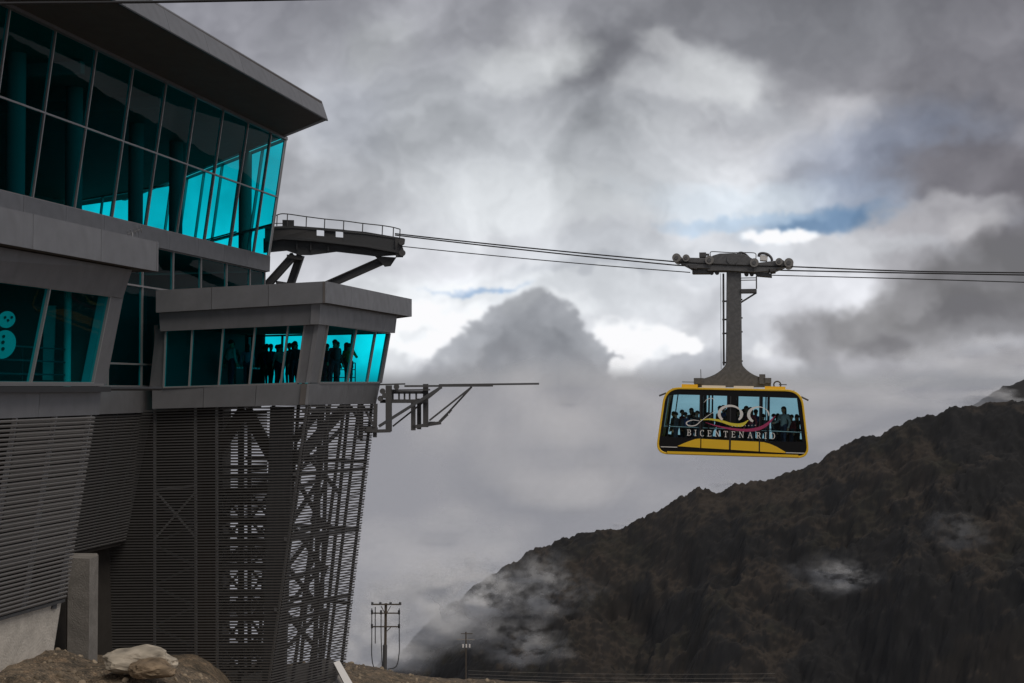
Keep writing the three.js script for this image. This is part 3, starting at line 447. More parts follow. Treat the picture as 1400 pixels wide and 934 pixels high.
// steel frame and stair inside the tower
{
  const t = thing('tower_steel_frame', 'dark braced steel frame and stairs inside the louvred tower', 'steel frame', at(340, 960, 60));
  const bar = (n, a, b, c, d, D, w, m = M.steelDark, D2 = D) => barMesh(n, at(a, b, D), at(c, d, D2), w * D * S / FOCAL, Math.min(0.4, w * D * S / FOCAL), m, t, V(0, 0, 1).cross(at(c, d, D2).sub(at(a, b, D))).normalize());
  bar('column', 386, 556, 374, 960, 58, 31, M.steel); bar('column', 284, 556, 280, 960, 61, 27, M.rust);
  bar('column', 302, 556, 300, 960, 62, 6); bar('column', 331, 556, 331, 960, 64, 5); bar('column', 341, 570, 341, 960, 63, 5); bar('column', 437, 556, 430, 960, 63, 6); bar('column', 448, 556, 436, 960, 64.5, 5);
  bar('brace', 334, 560, 297, 618, 59.5, 15, M.rust); bar('brace', 336, 560, 374, 628, 59.5, 15, M.rust);
  bar('brace', 406, 628, 472, 556, 58, 14, M.steelDark, 62); bar('brace', 404, 600, 440, 556, 58, 10, M.steelDark, 60); bar('brace', 402, 650, 465, 588, 58, 5, M.steelDark, 63); bar('brace', 412, 612, 462, 672, 58, 5, M.steelDark, 64); bar('brace', 395, 575, 440, 570, 58, 5, M.steelDark, 62);
  for (const y of [652, 672, 711, 742, 776, 812, 846, 884]) bar('beam', 297, y, 372, y - 1, 60.5, 6, y % 3 ? M.steelDark : M.rust);
  for (const [y0, y1] of [[672, 711], [711, 742], [742, 776], [776, 812], [812, 846], [846, 884], [884, 925]]) { bar('brace', 302, y0, 333, y1, 62, 3.5); bar('brace', 333, y0, 302, y1, 62.2, 3.5); bar('brace', 341, y0, 370, y1, 62, 3.5); bar('brace', 370, y0, 341, y1, 62.2, 3.5); }
  for (const [y0, y1] of [[652, 715], [715, 775], [775, 835], [835, 895]]) { bar('brace', 403 - (y0 - 652) / 12, y0, 440, y1, 59, 5, M.steelDark, 64.5); bar('brace', 440, y0, 403 - (y1 - 652) / 12, y1, 64.5, 5, M.steelDark, 59); bar('beam', 400 - (y0 - 652) / 12, y0 + 18, 447, y0, 58.5, 5, M.steelDark, 65); bar('brace', 447, y0, 425, y1, 65, 4); }
  for (let i = 0; i < 9; i++) { const y = 690 + i * 28; bar('stair_flight', 212 + (i % 2) * 52, y, 264 - (i % 2) * 52, y + 26, 59, 3, M.steel); }
  bar('brace', 213, 672, 268, 735, 58.5, 2.5, M.mullion); bar('brace', 268, 672, 213, 735, 58.6, 2.5, M.mullion); bar('beam', 211, 670, 269, 664, 58.4, 3, M.mullion);
  for (let i = 0; i < 7; i++) { const y = 640 + i * 46; bar('landing', 304, y, 364, y, 63.4, 4, M.steel); }
}
{ // concrete foot of the tower and its white edged slope
  const t = thing('tower_footing', 'grey sloping concrete footing with a white edge at the tower foot', 'footing', at(440, 934, 60));
  part('footing', [hexa(at(330, 1010, 57), at(500, 990, 65), at(452, 900, 66), at(330, 925, 58.5), V(0, -0.5, -1.5))], M.concrete, t);
  part('white_edge', hexa(at(456, 906, 64.5), at(464, 903, 64.8), at(488, 945, 64.6), at(477, 947, 64.3), V(0.02, -0.25, -0.3)), M.white, t);
}

// ---------------------------------------------------------------- rope saddle on struts, behind the hall corner
const gd = (px) => mix(71.6, 70, clamp((px - 370) / 180));
const g3 = (px, py, o = 0) => at(px, py, gd(px) + o);
{
  const t = thing('rope_saddle', 'dark steel rope saddle with railing and struts jutting from the hall', 'rope saddle', at(455, 392, 70.5));
  const slab = (n, pts, o, w, m, par = t) => { const g = new THREE.BufferGeometry(), pos = [], F = pts.map(([x, y]) => g3(x, y, o)), K = pts.map(([x, y]) => g3(x, y, o + w)); const tri = (a, b, c) => pos.push(a.x, a.y, a.z, b.x, b.y, b.z, c.x, c.y, c.z); const f2 = THREE.ShapeUtils.triangulateShape(pts.map(([x, y]) => new THREE.Vector2(x, -y)), []); for (const [a, b, c] of f2) { tri(F[a], F[b], F[c]); tri(K[c], K[b], K[a]); } for (let i = 0; i < pts.length; i++) { const j = (i + 1) % pts.length; tri(F[i], F[j], K[j]); tri(F[i], K[j], K[i]); } g.setAttribute('position', new THREE.Float32BufferAttribute(pos, 3)); g.setAttribute('uv', new THREE.Float32BufferAttribute(new Float32Array(pos.length / 3 * 2), 2)); g.computeVertexNormals(); return part(n, g, m, par); };
  slab('girder', [[360, 326], [388, 322], [430, 327], [480, 333], [540, 343], [545, 349], [515, 351], [500, 349], [460, 344.5], [425, 349], [410, 349], [392, 343], [360, 346]], 0, 1.6, M.steel);
  slab('side_plate', [[362, 310], [396, 309], [433, 311], [433, 332], [396, 328], [362, 330]], -0.15, 0.2, M.steelDark);
  slab('side_plate', [[469, 314], [500, 318], [545, 326], [546, 346], [500, 340], [469, 336]], -0.15, 0.2, M.steel);
  slab('side_plate', [[443, 312.5], [459, 314], [459, 335], [443, 333]], -0.1, 0.2, M.steelDark);
  slab('top_flange', [[362, 310], [400, 308.5], [440, 311.5], [500, 317], [553, 326], [553, 328.5], [500, 320], [440, 315], [400, 312], [362, 313]], -0.2, 1.9, M.steel);
  slab('lower_flange', [[362, 327], [386, 322.5], [430, 326], [500, 334], [545, 343], [545, 346], [500, 338], [430, 330], [386, 327], [362, 331]], -0.35, 0.3, M.steel);
  for (const x of [405, 424, 448, 480, 506, 530]) slab('stiffener', [[x, 327 + (x - 400) * 0.1], [x + 1.6, 327 + (x - 400) * 0.1], [x + 1.6, 341 + (x - 400) * 0.05], [x, 341 + (x - 400) * 0.05]], -0.2, 0.2, M.steel);
  slab('side_plate', [[432, 322], [471, 325], [471, 335], [432, 331]], -0.12, 0.2, M.steelDark); slab('side_plate', [[432, 311], [471, 314], [471, 317.5], [432, 314.5]], -0.12, 0.2, M.steelDark);
  slab('end_block', [[540, 326], [554, 327], [553, 334], [550, 336], [553, 345], [551, 352], [541, 352]], -0.3, 1.8, M.steelDark);
  for (const [x, y, r] of [[549, 331, 4], [550, 346, 4.5]]) part('rope_roller', rodGeo(g3(x, y, -0.5), g3(x, y, 1.4), r * 70 * S / FOCAL, 14), M.steelDark, t);
  slab('control_box', [[386, 300.5], [402, 301], [402, 309], [386, 309]], 0.1, 0.5, M.steel);
  barMesh('box_leg', g3(389, 308, 0.2), g3(389, 322, 0.2), 0.06, 0.06, M.steelDark, t, V(1, 0, 0)); barMesh('box_leg', g3(400, 308, 0.2), g3(400, 322, 0.2), 0.06, 0.06, M.steelDark, t, V(1, 0, 0));
  const railTop = [[372, 296], [379, 294], [385, 292.3], [419, 296.3], [444, 299.5], [470, 302], [496, 305.5], [523, 308.5], [538, 311], [547, 313.5]];
  part('handrail', tubeGeo(railTop.map(([x, y]) => g3(x, y, -0.1)), 0.024, 5), M.steelDark, t);
  part('handrail', tubeGeo(railTop.map(([x, y]) => g3(x, y, 1.5)), 0.024, 5), M.steelDark, t);
  for (const [x, y] of [[379, 294], [393, 293.5], [419, 296.3], [444, 299.5], [470, 302], [496, 305.5], [523, 308.5], [538, 311], [547, 313.5]]) { const b = mix(309, 326, clamp((x - 380) / 165)); part('rail_post', tubeGeo([g3(x, y, -0.1), g3(x - 0.6, b, -0.1)], 0.024, 5), M.steelDark, t); }
  part('handrail', tubeGeo([g3(371, 305.5, -0.1), g3(387, 305.5, -0.1)], 0.02, 5), M.steelDark, t);
  const strut = (x0, y0, x1, y1, w, o) => { const p = g3(x0, y0, o), r = g3(x1, y1, o), d = r.clone().sub(p), ww = w * 70 * S / FOCAL; const fl = V(0, 0, 1).cross(d).normalize(); barMesh('strut', p, r, ww, 0.18, M.steel, t, fl); barMesh('strut_flange', p.clone().addScaledVector(fl, ww / 2), r.clone().addScaledVector(fl, ww / 2), 0.05, 0.42, M.steel, t, fl); barMesh('strut_flange', p.clone().addScaledVector(fl, -ww / 2), r.clone().addScaledVector(fl, -ww / 2), 0.05, 0.42, M.steelDark, t, fl); };
  strut(402, 349, 358, 398, 8.5, 0.4); strut(411, 349, 392, 404, 8.5, 1.2); strut(524, 356, 440, 393, 9, 0.5);
  slab('foot_plate', [[392, 348], [414, 350], [414, 356], [392, 353]], 0.1, 1.4, M.steelDark);
  slab('foot_plate', [[512, 350], [542, 352], [534, 364], [526, 365], [520, 358]], 0.1, 1.2, M.steelDark);
  barMesh('tie', g3(378, 386, 0.5), g3(398, 389, 1.2), 0.12, 0.12, M.steelDark, t);
}

// ---------------------------------------------------------------- landing arm beside the corner pavilion
{
  const t = thing('landing_gantry', 'dark steel landing arm with long thin rail jutting from the pavilion slab', 'gantry', at(535, 590, 66));
  const b = (n, x0, y0, x1, y1, w, D = 66, dep = 0.2, m = M.steelDark) => barMesh(n, at(x0, y0, D), at(x1, y1, D), w * D * S / FOCAL, dep, m, t, V(0, 0, 1).cross(at(x1, y1, D).sub(at(x0, y0, D))).normalize());
  b('guide_rail', 518, 526, 554, 525, 2, 66.6, 0.15); b('guide_rail', 553, 528, 674, 527.4, 2.6, 66, 0.18); b('guide_rail', 600, 526.5, 737, 524.8, 2.6, 67, 0.18);
  b('post', 531.5, 527, 531.5, 590, 8, 65.8, 0.3); b('post', 565, 551, 565, 588.5, 6, 66.2); b('post', 573, 545, 573, 587, 5.5, 66.8); b('post', 582, 525, 582, 584, 7, 66.4, 0.3);
  b('cross_beam', 520, 548.6, 584, 548.6, 5, 66.1, 0.25); b('cross_beam', 533, 533.5, 588, 533, 2, 66.1, 0.25); b('cross_beam', 536, 536.5, 584, 536.5, 4, 66.5, 0.25);
  for (const x of [537, 545.5, 553, 560, 569]) b('baluster', x, 536, x, 548, 2.4, 66.2, 0.08);
  b('brace', 518, 583, 604, 529, 4, 65.7, 0.14, M.steel); b('brace', 537, 583, 600, 533, 2.2, 66.8, 0.1); b('brace', 587, 575, 645, 529, 2.4, 66, 0.1); b('brace', 600, 578, 645, 529, 2.4, 66.6, 0.1); b('hydraulic_ram', 601, 577, 612, 566, 4, 66.3, 0.14); b('hydraulic_ram', 613, 565, 617, 560, 3.2, 66.3, 0.12);
  b('lower_arm', 499, 590, 534, 589, 4.5, 65.6, 0.2); b('lower_arm', 564, 584, 603, 578, 4.5, 66.2, 0.2); b('lower_arm', 586, 578, 595, 578, 3, 66.4, 0.15);
  b('post', 494, 545, 493, 600, 6, 65, 0.2); b('post', 513.5, 552, 512.5, 598, 5, 65.3, 0.2); b('brace', 480, 556, 497, 588, 3.4, 64.5, 0.12); b('brace', 497, 556, 512, 584, 3, 65, 0.12); b('brace', 484, 592, 496, 603, 3, 65, 0.12); b('hinge', 490, 586, 516, 588, 7, 65.1, 0.2);
  for (const [x, y] of [[523, 535], [526, 541], [520, 545], [542, 529]]) part('hinge', rodGeo(at(x, y, 65.6), at(x, y, 66.2), 0.12, 10), M.steelDark, t);
}

// ---------------------------------------------------------------- cable car
const CD = 67, CABU = CD * S / FOCAL;                        // metres for one photograph pixel at the cabin
const car = thing('cable_car', 'yellow and black aerial cable car full of passengers hanging from its ropes', 'cable car', at(1003, 621, CD));
const carC = at(1003, 575, CD);
const carYaw = Math.atan2(-(at(1003, 360, CD).z - g3(553, 330).z), at(1003, 360, CD).x - g3(553, 330).x);   // along the ropes
const carRot = new THREE.Matrix4().makeRotationY(carYaw);
const cabRot = carRot.clone().multiply(new THREE.Matrix4().makeRotationZ(-0.02));
const inCar = (g, tilt = true) => { g.applyMatrix4(tilt ? cabRot : carRot); g.translate(carC.x, carC.y, carC.z); return g; };
const carPt = (x, y, z, tilt = true) => V(x, y, z).applyMatrix4(tilt ? cabRot : carRot).add(carC);
const cx = (X) => (X - 701) / 6.222 * CABU, cy = (Y) => (398 - Y) / 6.222 * CABU;       // side elevation drawing of the cabin -> metres about its centre
const CDEP = 1.45;                                            // half width of the cabin across the ropes
function roundedOutline(shrink = 0) {
  const T = cy(128) - shrink, B = cy(684) + shrink, xt = cx(1262) - shrink, xb = cx(1330) - shrink, s = new THREE.Shape(), rt = Math.max(0.1, 0.62 - shrink * 0.6), rb = Math.max(0.1, 0.5 - shrink * 0.6);
  const sx = (y) => mix(xb, xt, (y - B) / (T - B));
  s.moveTo(-sx(B) + rb, B); s.lineTo(sx(B) - rb, B); s.quadraticCurveTo(sx(B), B, sx(B + rb), B + rb); s.lineTo(sx(T - rt), T - rt); s.quadraticCurveTo(sx(T), T, sx(T) - rt, T);
  s.lineTo(-sx(T) + rt, T); s.quadraticCurveTo(-sx(T), T, -sx(T - rt), T - rt); s.lineTo(-sx(B + rb), B + rb); s.quadraticCurveTo(-sx(B), B, -sx(B) + rb, B); return s;
}
const holeOf = (shape) => new THREE.Path(shape.getPoints(8).reverse());
const poly = (pts) => new THREE.Shape(pts.map(([x, y]) => new THREE.Vector2(cx(x), cy(y))));
const WINDOWS = [[[168, 194], [202, 190], [160, 540], [122, 536]], [[212, 186], [428, 186], [428, 545], [168, 540]], [[458, 188], [500, 188], [500, 546], [458, 546]], [[514, 188], [654, 189], [654, 546], [514, 546]], [[732, 190], [918, 191], [918, 552], [732, 550]], [[940, 192], [984, 192], [984, 554], [940, 554]], [[1000, 192], [1228, 196], [1276, 552], [1000, 556]]];
{
  const cabin = part('cabin_shell', (() => { const s = roundedOutline(0.0); s.holes.push(holeOf(roundedOutline(0.05))); const g = new THREE.ExtrudeGeometry(s, { depth: 2 * CDEP, bevelEnabled: true, bevelThickness: 0.02, bevelSize: 0.015, bevelSegments: 2, curveSegments: 12 }); g.translate(0, 0, -CDEP); return inCar(g); })(), M.yellow, car);
  const floor = new THREE.BoxGeometry(5.7, 0.12, 2 * CDEP - 0.3).translate(0, cy(640), 0); part('cabin_floor', inCar(floor), M.black, car);
  const head = new THREE.BoxGeometry(4.9, 0.22, 2 * CDEP - 0.3).translate(0, cy(155), 0); part('cabin_ceiling', inCar(head), M.black, car);
  for (const side of [1, -1]) {
    const s = roundedOutline(0.062); for (const w of WINDOWS) s.holes.push(new THREE.Path(poly(w).getPoints().reverse()));
    const g = new THREE.ExtrudeGeometry(s, { depth: 0.05, bevelEnabled: false, curveSegments: 8 }); g.translate(0, 0, side * (CDEP - 0.04) - 0.025);
    const panel = part('side_panel', inCar(g), M.black, car); if (side > 0) panel.userData.label = 'glossy black window panel with the 200 BICENTENARIO emblem';
    for (const w of WINDOWS) { const q = new THREE.ShapeGeometry(poly(w)); q.translate(0, 0, side * (CDEP - 0.03)); part('window_pane', inCar(q), M.cabinGlass, panel); }
    const z = side * (CDEP + 0.012);
    const plate = (n, pts, m, zz = z, d = 0.025) => { const q = new THREE.ExtrudeGeometry(poly(pts), { depth: d, bevelEnabled: false }); q.translate(0, 0, zz - d / 2); return part(n, inCar(q), m, car); };
    plate('yellow_panel', [[250, 616], [300, 592], [352, 570], [396, 554], [425, 549], [440, 549], [440, 624]], M.yellow); plate('yellow_panel', [[449, 550], [676, 556], [676, 632], [449, 625]], M.yellow);
    plate('yellow_panel', [[692, 557], [919, 561], [919, 641], [692, 633]], M.yellow); plate('yellow_panel', [[930, 562], [960, 564], [1010, 576], [1060, 596], [1100, 618], [1138, 640], [1136, 648], [930, 642]], M.yellow);
    plate('trim_line', [[112, 622], [250, 622], [250, 628], [112, 628]], M.logoGrey); plate('trim_line', [[1140, 642], [1290, 642], [1290, 648], [1140, 648]], M.logoGrey);
    plate('bottom_rail', [[165, 660], [1240, 660], [1245, 680], [170, 680]], M.yellow, side * (CDEP + 0.03), 0.06);
    plate('door_seam', [[679, 190], [689, 190], [689, 632], [679, 632]], M.frameDark, side * (CDEP + 0.004), 0.02);
    for (const X of [436, 924]) plate('door_seam', [[X - 3, 186], [X + 3, 186], [X + 3, 636], [X - 3, 636]], M.frameDark, side * (CDEP + 0.002), 0.02);
    part('handrail', inCar(rodGeo(V(cx(95), cy(452), side * (CDEP - 0.12)), V(cx(1312), cy(478), side * (CDEP - 0.12)), 0.022)), M.mullion, car);
  }
  for (const x of [970, 445, 690]) part('grab_pole', inCar(rodGeo(V(cx(x), cy(640), 0.3), V(cx(x), cy(150), 0.3), 0.025)), M.mullion, car);
  for (const X of [146, 165]) part('end_bar', inCar(rodGeo(V(cx(X + 6), cy(190), CDEP - 0.1), V(cx(X - 30), cy(460), CDEP - 0.1), 0.03)), M.mullion, car);
  // emblem
  const font = await new FontLoader().loadAsync('fonts/droid/droid_serif_regular.typeface.json');
  const word = 'BICENTENARIO', zl = CDEP + 0.022;
  { const gs = [...word].map((ch) => { const g = new TextGeometry(ch, { font, size: 0.25, depth: 0.008, curveSegments: 4, bevelEnabled: false }); g.computeBoundingBox(); const w = (g.boundingBox.max.x - g.boundingBox.min.x) * 0.86; g.translate(-g.boundingBox.min.x, 0, 0); g.scale(0.86, 1, 1); return [ch, g, w]; });
    const x0 = cx(328), gap = (cx(1050) - x0 - gs.reduce((t, g) => t + g[2], 0)) / (gs.length - 1); let x = x0;
    gs.forEach(([ch, g, w], i) => { g.translate(x, cy(526 + i * 0.9), zl); x += w + gap; const m = part('letter', inCar(g), M.logoGrey, car); m.userData.label = 'serif letter ' + ch + ' of the word BICENTENARIO'; }); }
  const ribbon = (n, pts, widths, m, z) => { const c = new THREE.CatmullRomCurve3(pts.map(([x, y]) => V(cx(x), cy(y), 0))), K = 40, up = [], dn = []; for (let i = 0; i <= K; i++) { const t = i / K, p = c.getPoint(t), d = c.getTangent(t), f = t * (widths.length - 1), j = Math.min(widths.length - 2, Math.floor(f)), w = mix(widths[j], widths[j + 1], f - j) / 6.222 * CABU / 2; up.push(new THREE.Vector2(p.x - d.y * w, p.y + d.x * w)); dn.push(new THREE.Vector2(p.x + d.y * w, p.y - d.x * w)); } const s = new THREE.Shape([...up, ...dn.reverse()]); const g = new THREE.ExtrudeGeometry(s, { depth: 0.006, bevelEnabled: false }); g.translate(0, 0, z); return part(n, inCar(g), m, car); };
  ribbon('emblem_pink_swoosh', [[478, 412], [560, 436], [700, 462], [830, 468], [920, 452], [985, 415], [1050, 345]], [2, 9, 17, 24, 28, 24, 4], M.logoPink, zl);
  ribbon('emblem_yellow_swoosh', [[436, 392], [520, 386], [600, 396], [700, 424], [780, 424], [832, 386]], [5, 14, 20, 24, 30, 6], M.logoYellow, zl + 0.008);
  const arc = (x, y, rx, ry, a0, a1, w) => { const pts = []; for (let i = 0; i <= 18; i++) { const a = mix(a0, a1, i / 18) * Math.PI / 180; pts.push([x + rx * Math.cos(a), y - ry * Math.sin(a)]); } return ribbon('emblem_numeral', pts, w, M.logoGrey, zl + 0.016); };
  arc(684, 338, 92, 68, 40, 226, [12, 18, 22, 26, 18]); arc(684, 338, 92, 68, -42, 36, [14, 24, 26, 12]); arc(916, 340, 82, 66, 50, 236, [4, 10, 22, 26, 18]); arc(916, 340, 82, 66, -6, 50, [4, 12, 10, 4]);
  ribbon('emblem_numeral', [[430, 400], [370, 396], [322, 420], [340, 442], [400, 438], [440, 404], [500, 356], [560, 316]], [4, 6, 10, 8, 8, 6, 5, 2], M.logoGrey, zl + 0.014); ribbon('emblem_numeral', [[462, 250], [490, 222], [530, 210], [552, 226]], [2, 5, 6, 3], M.logoGrey, zl);
  for (let i = 0; i < 8; i++) { const g = new THREE.CircleGeometry(0.018, 5); g.translate(cx(700 + i * 27), cy(440 - i * 2), zl + 0.02); part('emblem_star', inCar(g), M.logoGrey, car); }
  // roof fittings
  const bx = (n, X0, Y0, X1, Y1, d, m, z = 0) => part(n, inCar(new THREE.BoxGeometry(Math.abs(cx(X1) - cx(X0)), Math.abs(cy(Y1) - cy(Y0)), d).translate((cx(X0) + cx(X1)) / 2, (cy(Y0) + cy(Y1)) / 2, z)), m, car);
  bx('roof_hatch', 268, 98, 400, 130, 0.9, M.yellow, 0.3); bx('roof_rail', 270, 76, 385, 82, 0.08, M.steelDark, 0.6); bx('roof_rail', 440, 104, 636, 127, 0.1, M.logoGrey, 0.9); bx('roof_rail', 705, 104, 868, 127, 0.1, M.logoGrey, 0.9); bx('roof_hatch', 960, 102, 1130, 130, 0.9, M.yellow, 0.3);
  part('roof_loop', inCar(new THREE.TorusGeometry(0.14, 0.03, 6, 16).translate(cx(1062), cy(88), 0.5)), M.steelDark, car); bx('roof_rail', 1075, 82, 1140, 90, 0.08, M.steelDark, 0.5);
  part('aerial', inCar(rodGeo(V(cx(430), cy(110), 0.6), V(cx(424), cy(-30), 0.6), 0.014)), M.steelDark, car);
  part('side_hook', inCar(rodGeo(V(cx(142), cy(176), 1), V(cx(84), cy(200), 1), 0.035)), M.steelDark, car); part('side_hook', inCar(rodGeo(V(cx(1258), cy(184), 1), V(cx(1318), cy(212), 1), 0.035)), M.steelDark, car);
  // hanger
  const hx = (px) => (px - 1003) * CABU, hy = (py) => (575 - py) * CABU;
  const hs = new THREE.Shape(); hs.moveTo(hx(951), hy(529)); hs.lineTo(hx(1053), hy(529)); hs.lineTo(hx(1053), hy(520)); hs.lineTo(hx(1044), hy(518)); hs.quadraticCurveTo(hx(1024), hy(513), hx(1015), hy(500)); hs.lineTo(hx(1014), hy(496)); hs.lineTo(hx(1013.4), hy(371)); hs.lineTo(hx(995.4), hy(371)); hs.lineTo(hx(994), hy(496)); hs.lineTo(hx(993), hy(500)); hs.quadraticCurveTo(hx(984), hy(513), hx(964), hy(518)); hs.lineTo(hx(951), hy(520));
  const hanger = part('hanger', inCar(new THREE.ExtrudeGeometry(hs, { depth: 0.5, bevelEnabled: true, bevelSize: 0.02, bevelThickness: 0.02, bevelSegments: 1 }).translate(0, 0, -0.25), false), M.carriage, car);
  const hb = (n, x0, y0, x1, y1, d, m = M.carriage, z = 0) => part(n, inCar(new THREE.BoxGeometry(Math.abs(hx(x1) - hx(x0)), Math.abs(hy(y1) - hy(y0)), d).translate((hx(x0) + hx(x1)) / 2, (hy(y0) + hy(y1)) / 2, z), false), m, car);
  const hr = (n, pts, r, m = M.steelDark, par = car) => part(n, inCar(tubeGeo(pts.map(([x, y, z = 0]) => V(hx(x), hy(y), z)), r, 6), false), m, par);
  hb('hanger_foot', 950, 517, 962, 525, 0.8); hb('hanger_foot', 1038, 512, 1046, 525, 0.7); hb('hanger_foot', 1044, 517, 1054, 524, 0.7);
  hr('ladder_rail', [[990.3, 374, 0.1], [990.3, 500, 0.1]], 0.045, M.steelDark); hr('hoist_line', [[986.6, 374, 0.2], [986.8, 505, 0.2]], 0.01);
  for (const y of [412, 437, 456, 496]) { hr('ladder_step', [[988.5, y, 0.1], [996, y, 0.1]], 0.04); hr('ladder_step', [[1013, y - 2, 0.1], [1016, y - 2, 0.1]], 0.035); }
  hb('service_platform', 1014, 396, 1035, 401, 0.7, M.steelDark); hr('platform_rail', [[1035, 396, 0.3], [1035, 378, 0.3]], 0.03); hr('platform_rail', [[1014, 381, 0.3], [1035, 381, 0.3]], 0.02); hr('platform_rail', [[1014, 384, 0.3], [1035, 384, 0.3]], 0.02); hr('platform_brace', [[1035, 401, 0.2], [1014, 414, 0.2]], 0.04);
  // carriage that runs on the track ropes
  const kx = (X) => hx(910 + X / 7.368), ky = (Y) => hy(335 + Y / 7.368);
  const ks = (n, pts, d, m, z = 0) => { const s = new THREE.Shape(pts.map(([x, y]) => new THREE.Vector2(kx(x), ky(y)))); return part(n, inCar(new THREE.ExtrudeGeometry(s, { depth: d, bevelEnabled: true, bevelSize: 0.015, bevelThickness: 0.015, bevelSegments: 1 }).translate(0, 0, z - d / 2), false), m, car); };
  ks('carriage_body', [[440, 250], [470, 150], [490, 115], [560, 95], [700, 94], [790, 104], [880, 150], [905, 215], [905, 285], [620, 262], [440, 262]], 0.9, M.carriage);
  part('carriage_pivot', inCar(rodGeo(V(kx(685), ky(150), -0.5), V(kx(685), ky(150), 0.5), 0.23, 20), false), M.carriage, car);
  for (const z of [0.42, -0.42]) {
    ks('truck_beam', [[150, 150], [200, 130], [450, 140], [470, 215], [460, 240], [260, 228], [160, 175]], 0.12, M.carriage, z); ks('truck_beam', [[890, 200], [1180, 170], [1215, 200], [1200, 232], [1100, 270], [900, 285]], 0.12, M.carriage, z);
    for (const [X, Y, r] of [[130, 130, 44], [226, 134, 36], [458, 158, 44], [902, 192, 44], [1145, 186, 36], [1240, 198, 46]]) { const w = part('track_wheel', inCar(rodGeo(V(kx(X), ky(Y), z - 0.07 + 0.14 * Math.sign(z)), V(kx(X), ky(Y), z + 0.07 + 0.14 * Math.sign(z)), r / 7.368 * CABU, 20), false), M.wheel, car); part('wheel_hub', inCar(rodGeo(V(kx(X), ky(Y), z - 0.1 + 0.14 * Math.sign(z)), V(kx(X), ky(Y), z + 0.1 + 0.14 * Math.sign(z)), r / 7.368 * CABU * 0.45, 12), false), M.carriage, w); }
  }
  ks('haul_clamp', [[285, 252], [320, 240], [450, 250], [450, 286], [285, 284]], 0.5, M.carriage); ks('haul_clamp', [[905, 285], [1040, 292], [1070, 306], [1070, 330], [930, 316]], 0.5, M.carriage); ks('brake_block', [[250, 205], [330, 205], [330, 245], [262, 232]], 1.1, M.steelDark); ks('brake_block', [[1050, 255], [1112, 258], [1105, 280], [1062, 284]], 1.1, M.steelDark);
  ks('motor_box', [[356, 76], [414, 76], [414, 118], [356, 118]], 0.5, M.steelDark); hr('motor_pipe', [[965, 347.5, 0.1], [971, 347.8, 0.1]], 0.05);
  for (const X of [470, 525, 820, 872]) part('guide_roller', inCar(rodGeo(V(kx(X), ky(X > 700 ? 292 : 272), -0.3), V(kx(X), ky(X > 700 ? 292 : 272), 0.3), 0.09, 12), false), M.steelDark, car);
  hr('top_rail', [[973, 352, 0.3], [973.2, 344.8, 0.3], [975, 344.3, 0.3], [1000, 346, 0.3], [1033, 347.3, 0.3], [1034.4, 348.5, 0.3], [1034.4, 356, 0.3]], 0.02); hr('hose', [[1008, 349, 0.2], [1013, 346, 0.2], [1018, 347, 0.2], [1024, 352, 0.2], [1029, 358, 0.2]], 0.05); hr('hose', [[1038, 352, 0.2], [1039, 348.5, 0.2], [1043, 347.4, 0.2], [1050, 349, 0.2], [1055, 354, 0.2], [1056, 358, 0.2]], 0.06); ks('motor_box', [[960, 112], [1030, 115], [1024, 165], [960, 160]], 0.4, M.logoGrey);
}
// ropes
const rope = (label, pts, r) => { const t = thing('steel_rope', label, 'rope', pts[0], 'ropes of the cable car'); part('rope', tubeGeo(pts, r, 6, 40), M.rope, t); };
{
  const sag = (a, b, k) => { const o = []; for (let i = 0; i <= 8; i++) { const t = i / 8, p = L(a, b, t); p.y -= k * 4 * t * (1 - t); o.push(p); } return o; };
  const far = (px, py) => { const p = carPt(0, 0, 0, false), d = V(Math.cos(carYaw), 0, -Math.sin(carYaw)); let t = 14; for (let i = 0; i < 40; i++) { const q = p.clone().addScaledVector(d, t), x = q.x / -q.z * FOCAL + 700; t += (px - x) * 0.02; } const q = p.clone().addScaledVector(d, t); q.y = (530 - py) / FOCAL * -q.z; return q; };
  const z1 = V(-Math.sin(carYaw) * 0.5, 0, -Math.cos(carYaw) * 0.5).multiplyScalar(-1);
  for (const s of [1, -1]) {
    const o = z1.clone().multiplyScalar(s);
    const pl = carPt((923 - 1003) * CABU, (575 - (357.5 + (s < 0 ? 2.2 : 0))) * CABU, 0.5 * s, false), pr = carPt((1084 - 1003) * CABU, (575 - (367.2 + (s < 0 ? 2.6 : 0))) * CABU, 0.5 * s, false);
    rope(s > 0 ? 'upper of the two track ropes from the saddle to the carriage' : 'lower of the two track ropes from the saddle to the carriage', sag(g3(540, 319.5 + (s < 0 ? 2 : 0), 0.2 - 0.5 * s), pl, 0.04), 0.028);
    rope(s > 0 ? 'upper track rope running from the carriage to the right edge' : 'lower track rope running from the carriage to the right edge', [pr, far(1240, 370.4 + (s < 0 ? 2.6 : 0)), far(1420, 373 + (s < 0 ? 3 : 0)), far(1900, 378 + (s < 0 ? 4 : 0))], 0.028);
    rope(s > 0 ? 'track rope under the front carriage wheels' : 'track rope under the rear carriage wheels', [pl, L(pl, pr, 0.5).add(V(0, -0.03, 0)), pr], 0.028);
  }
  rope('haul rope hanging below the track ropes left of the carriage', sag(g3(546, 336.5, 0.4), carPt((945 - 1003) * CABU, (575 - 371.5) * CABU, 0, false), 0.05), 0.02);
  rope('haul rope hanging below the track ropes right of the carriage', [carPt((1056 - 1003) * CABU, (575 - 377) * CABU, 0, false), far(1240, 381), far(1420, 386.3), far(1900, 398)], 0.02);
}

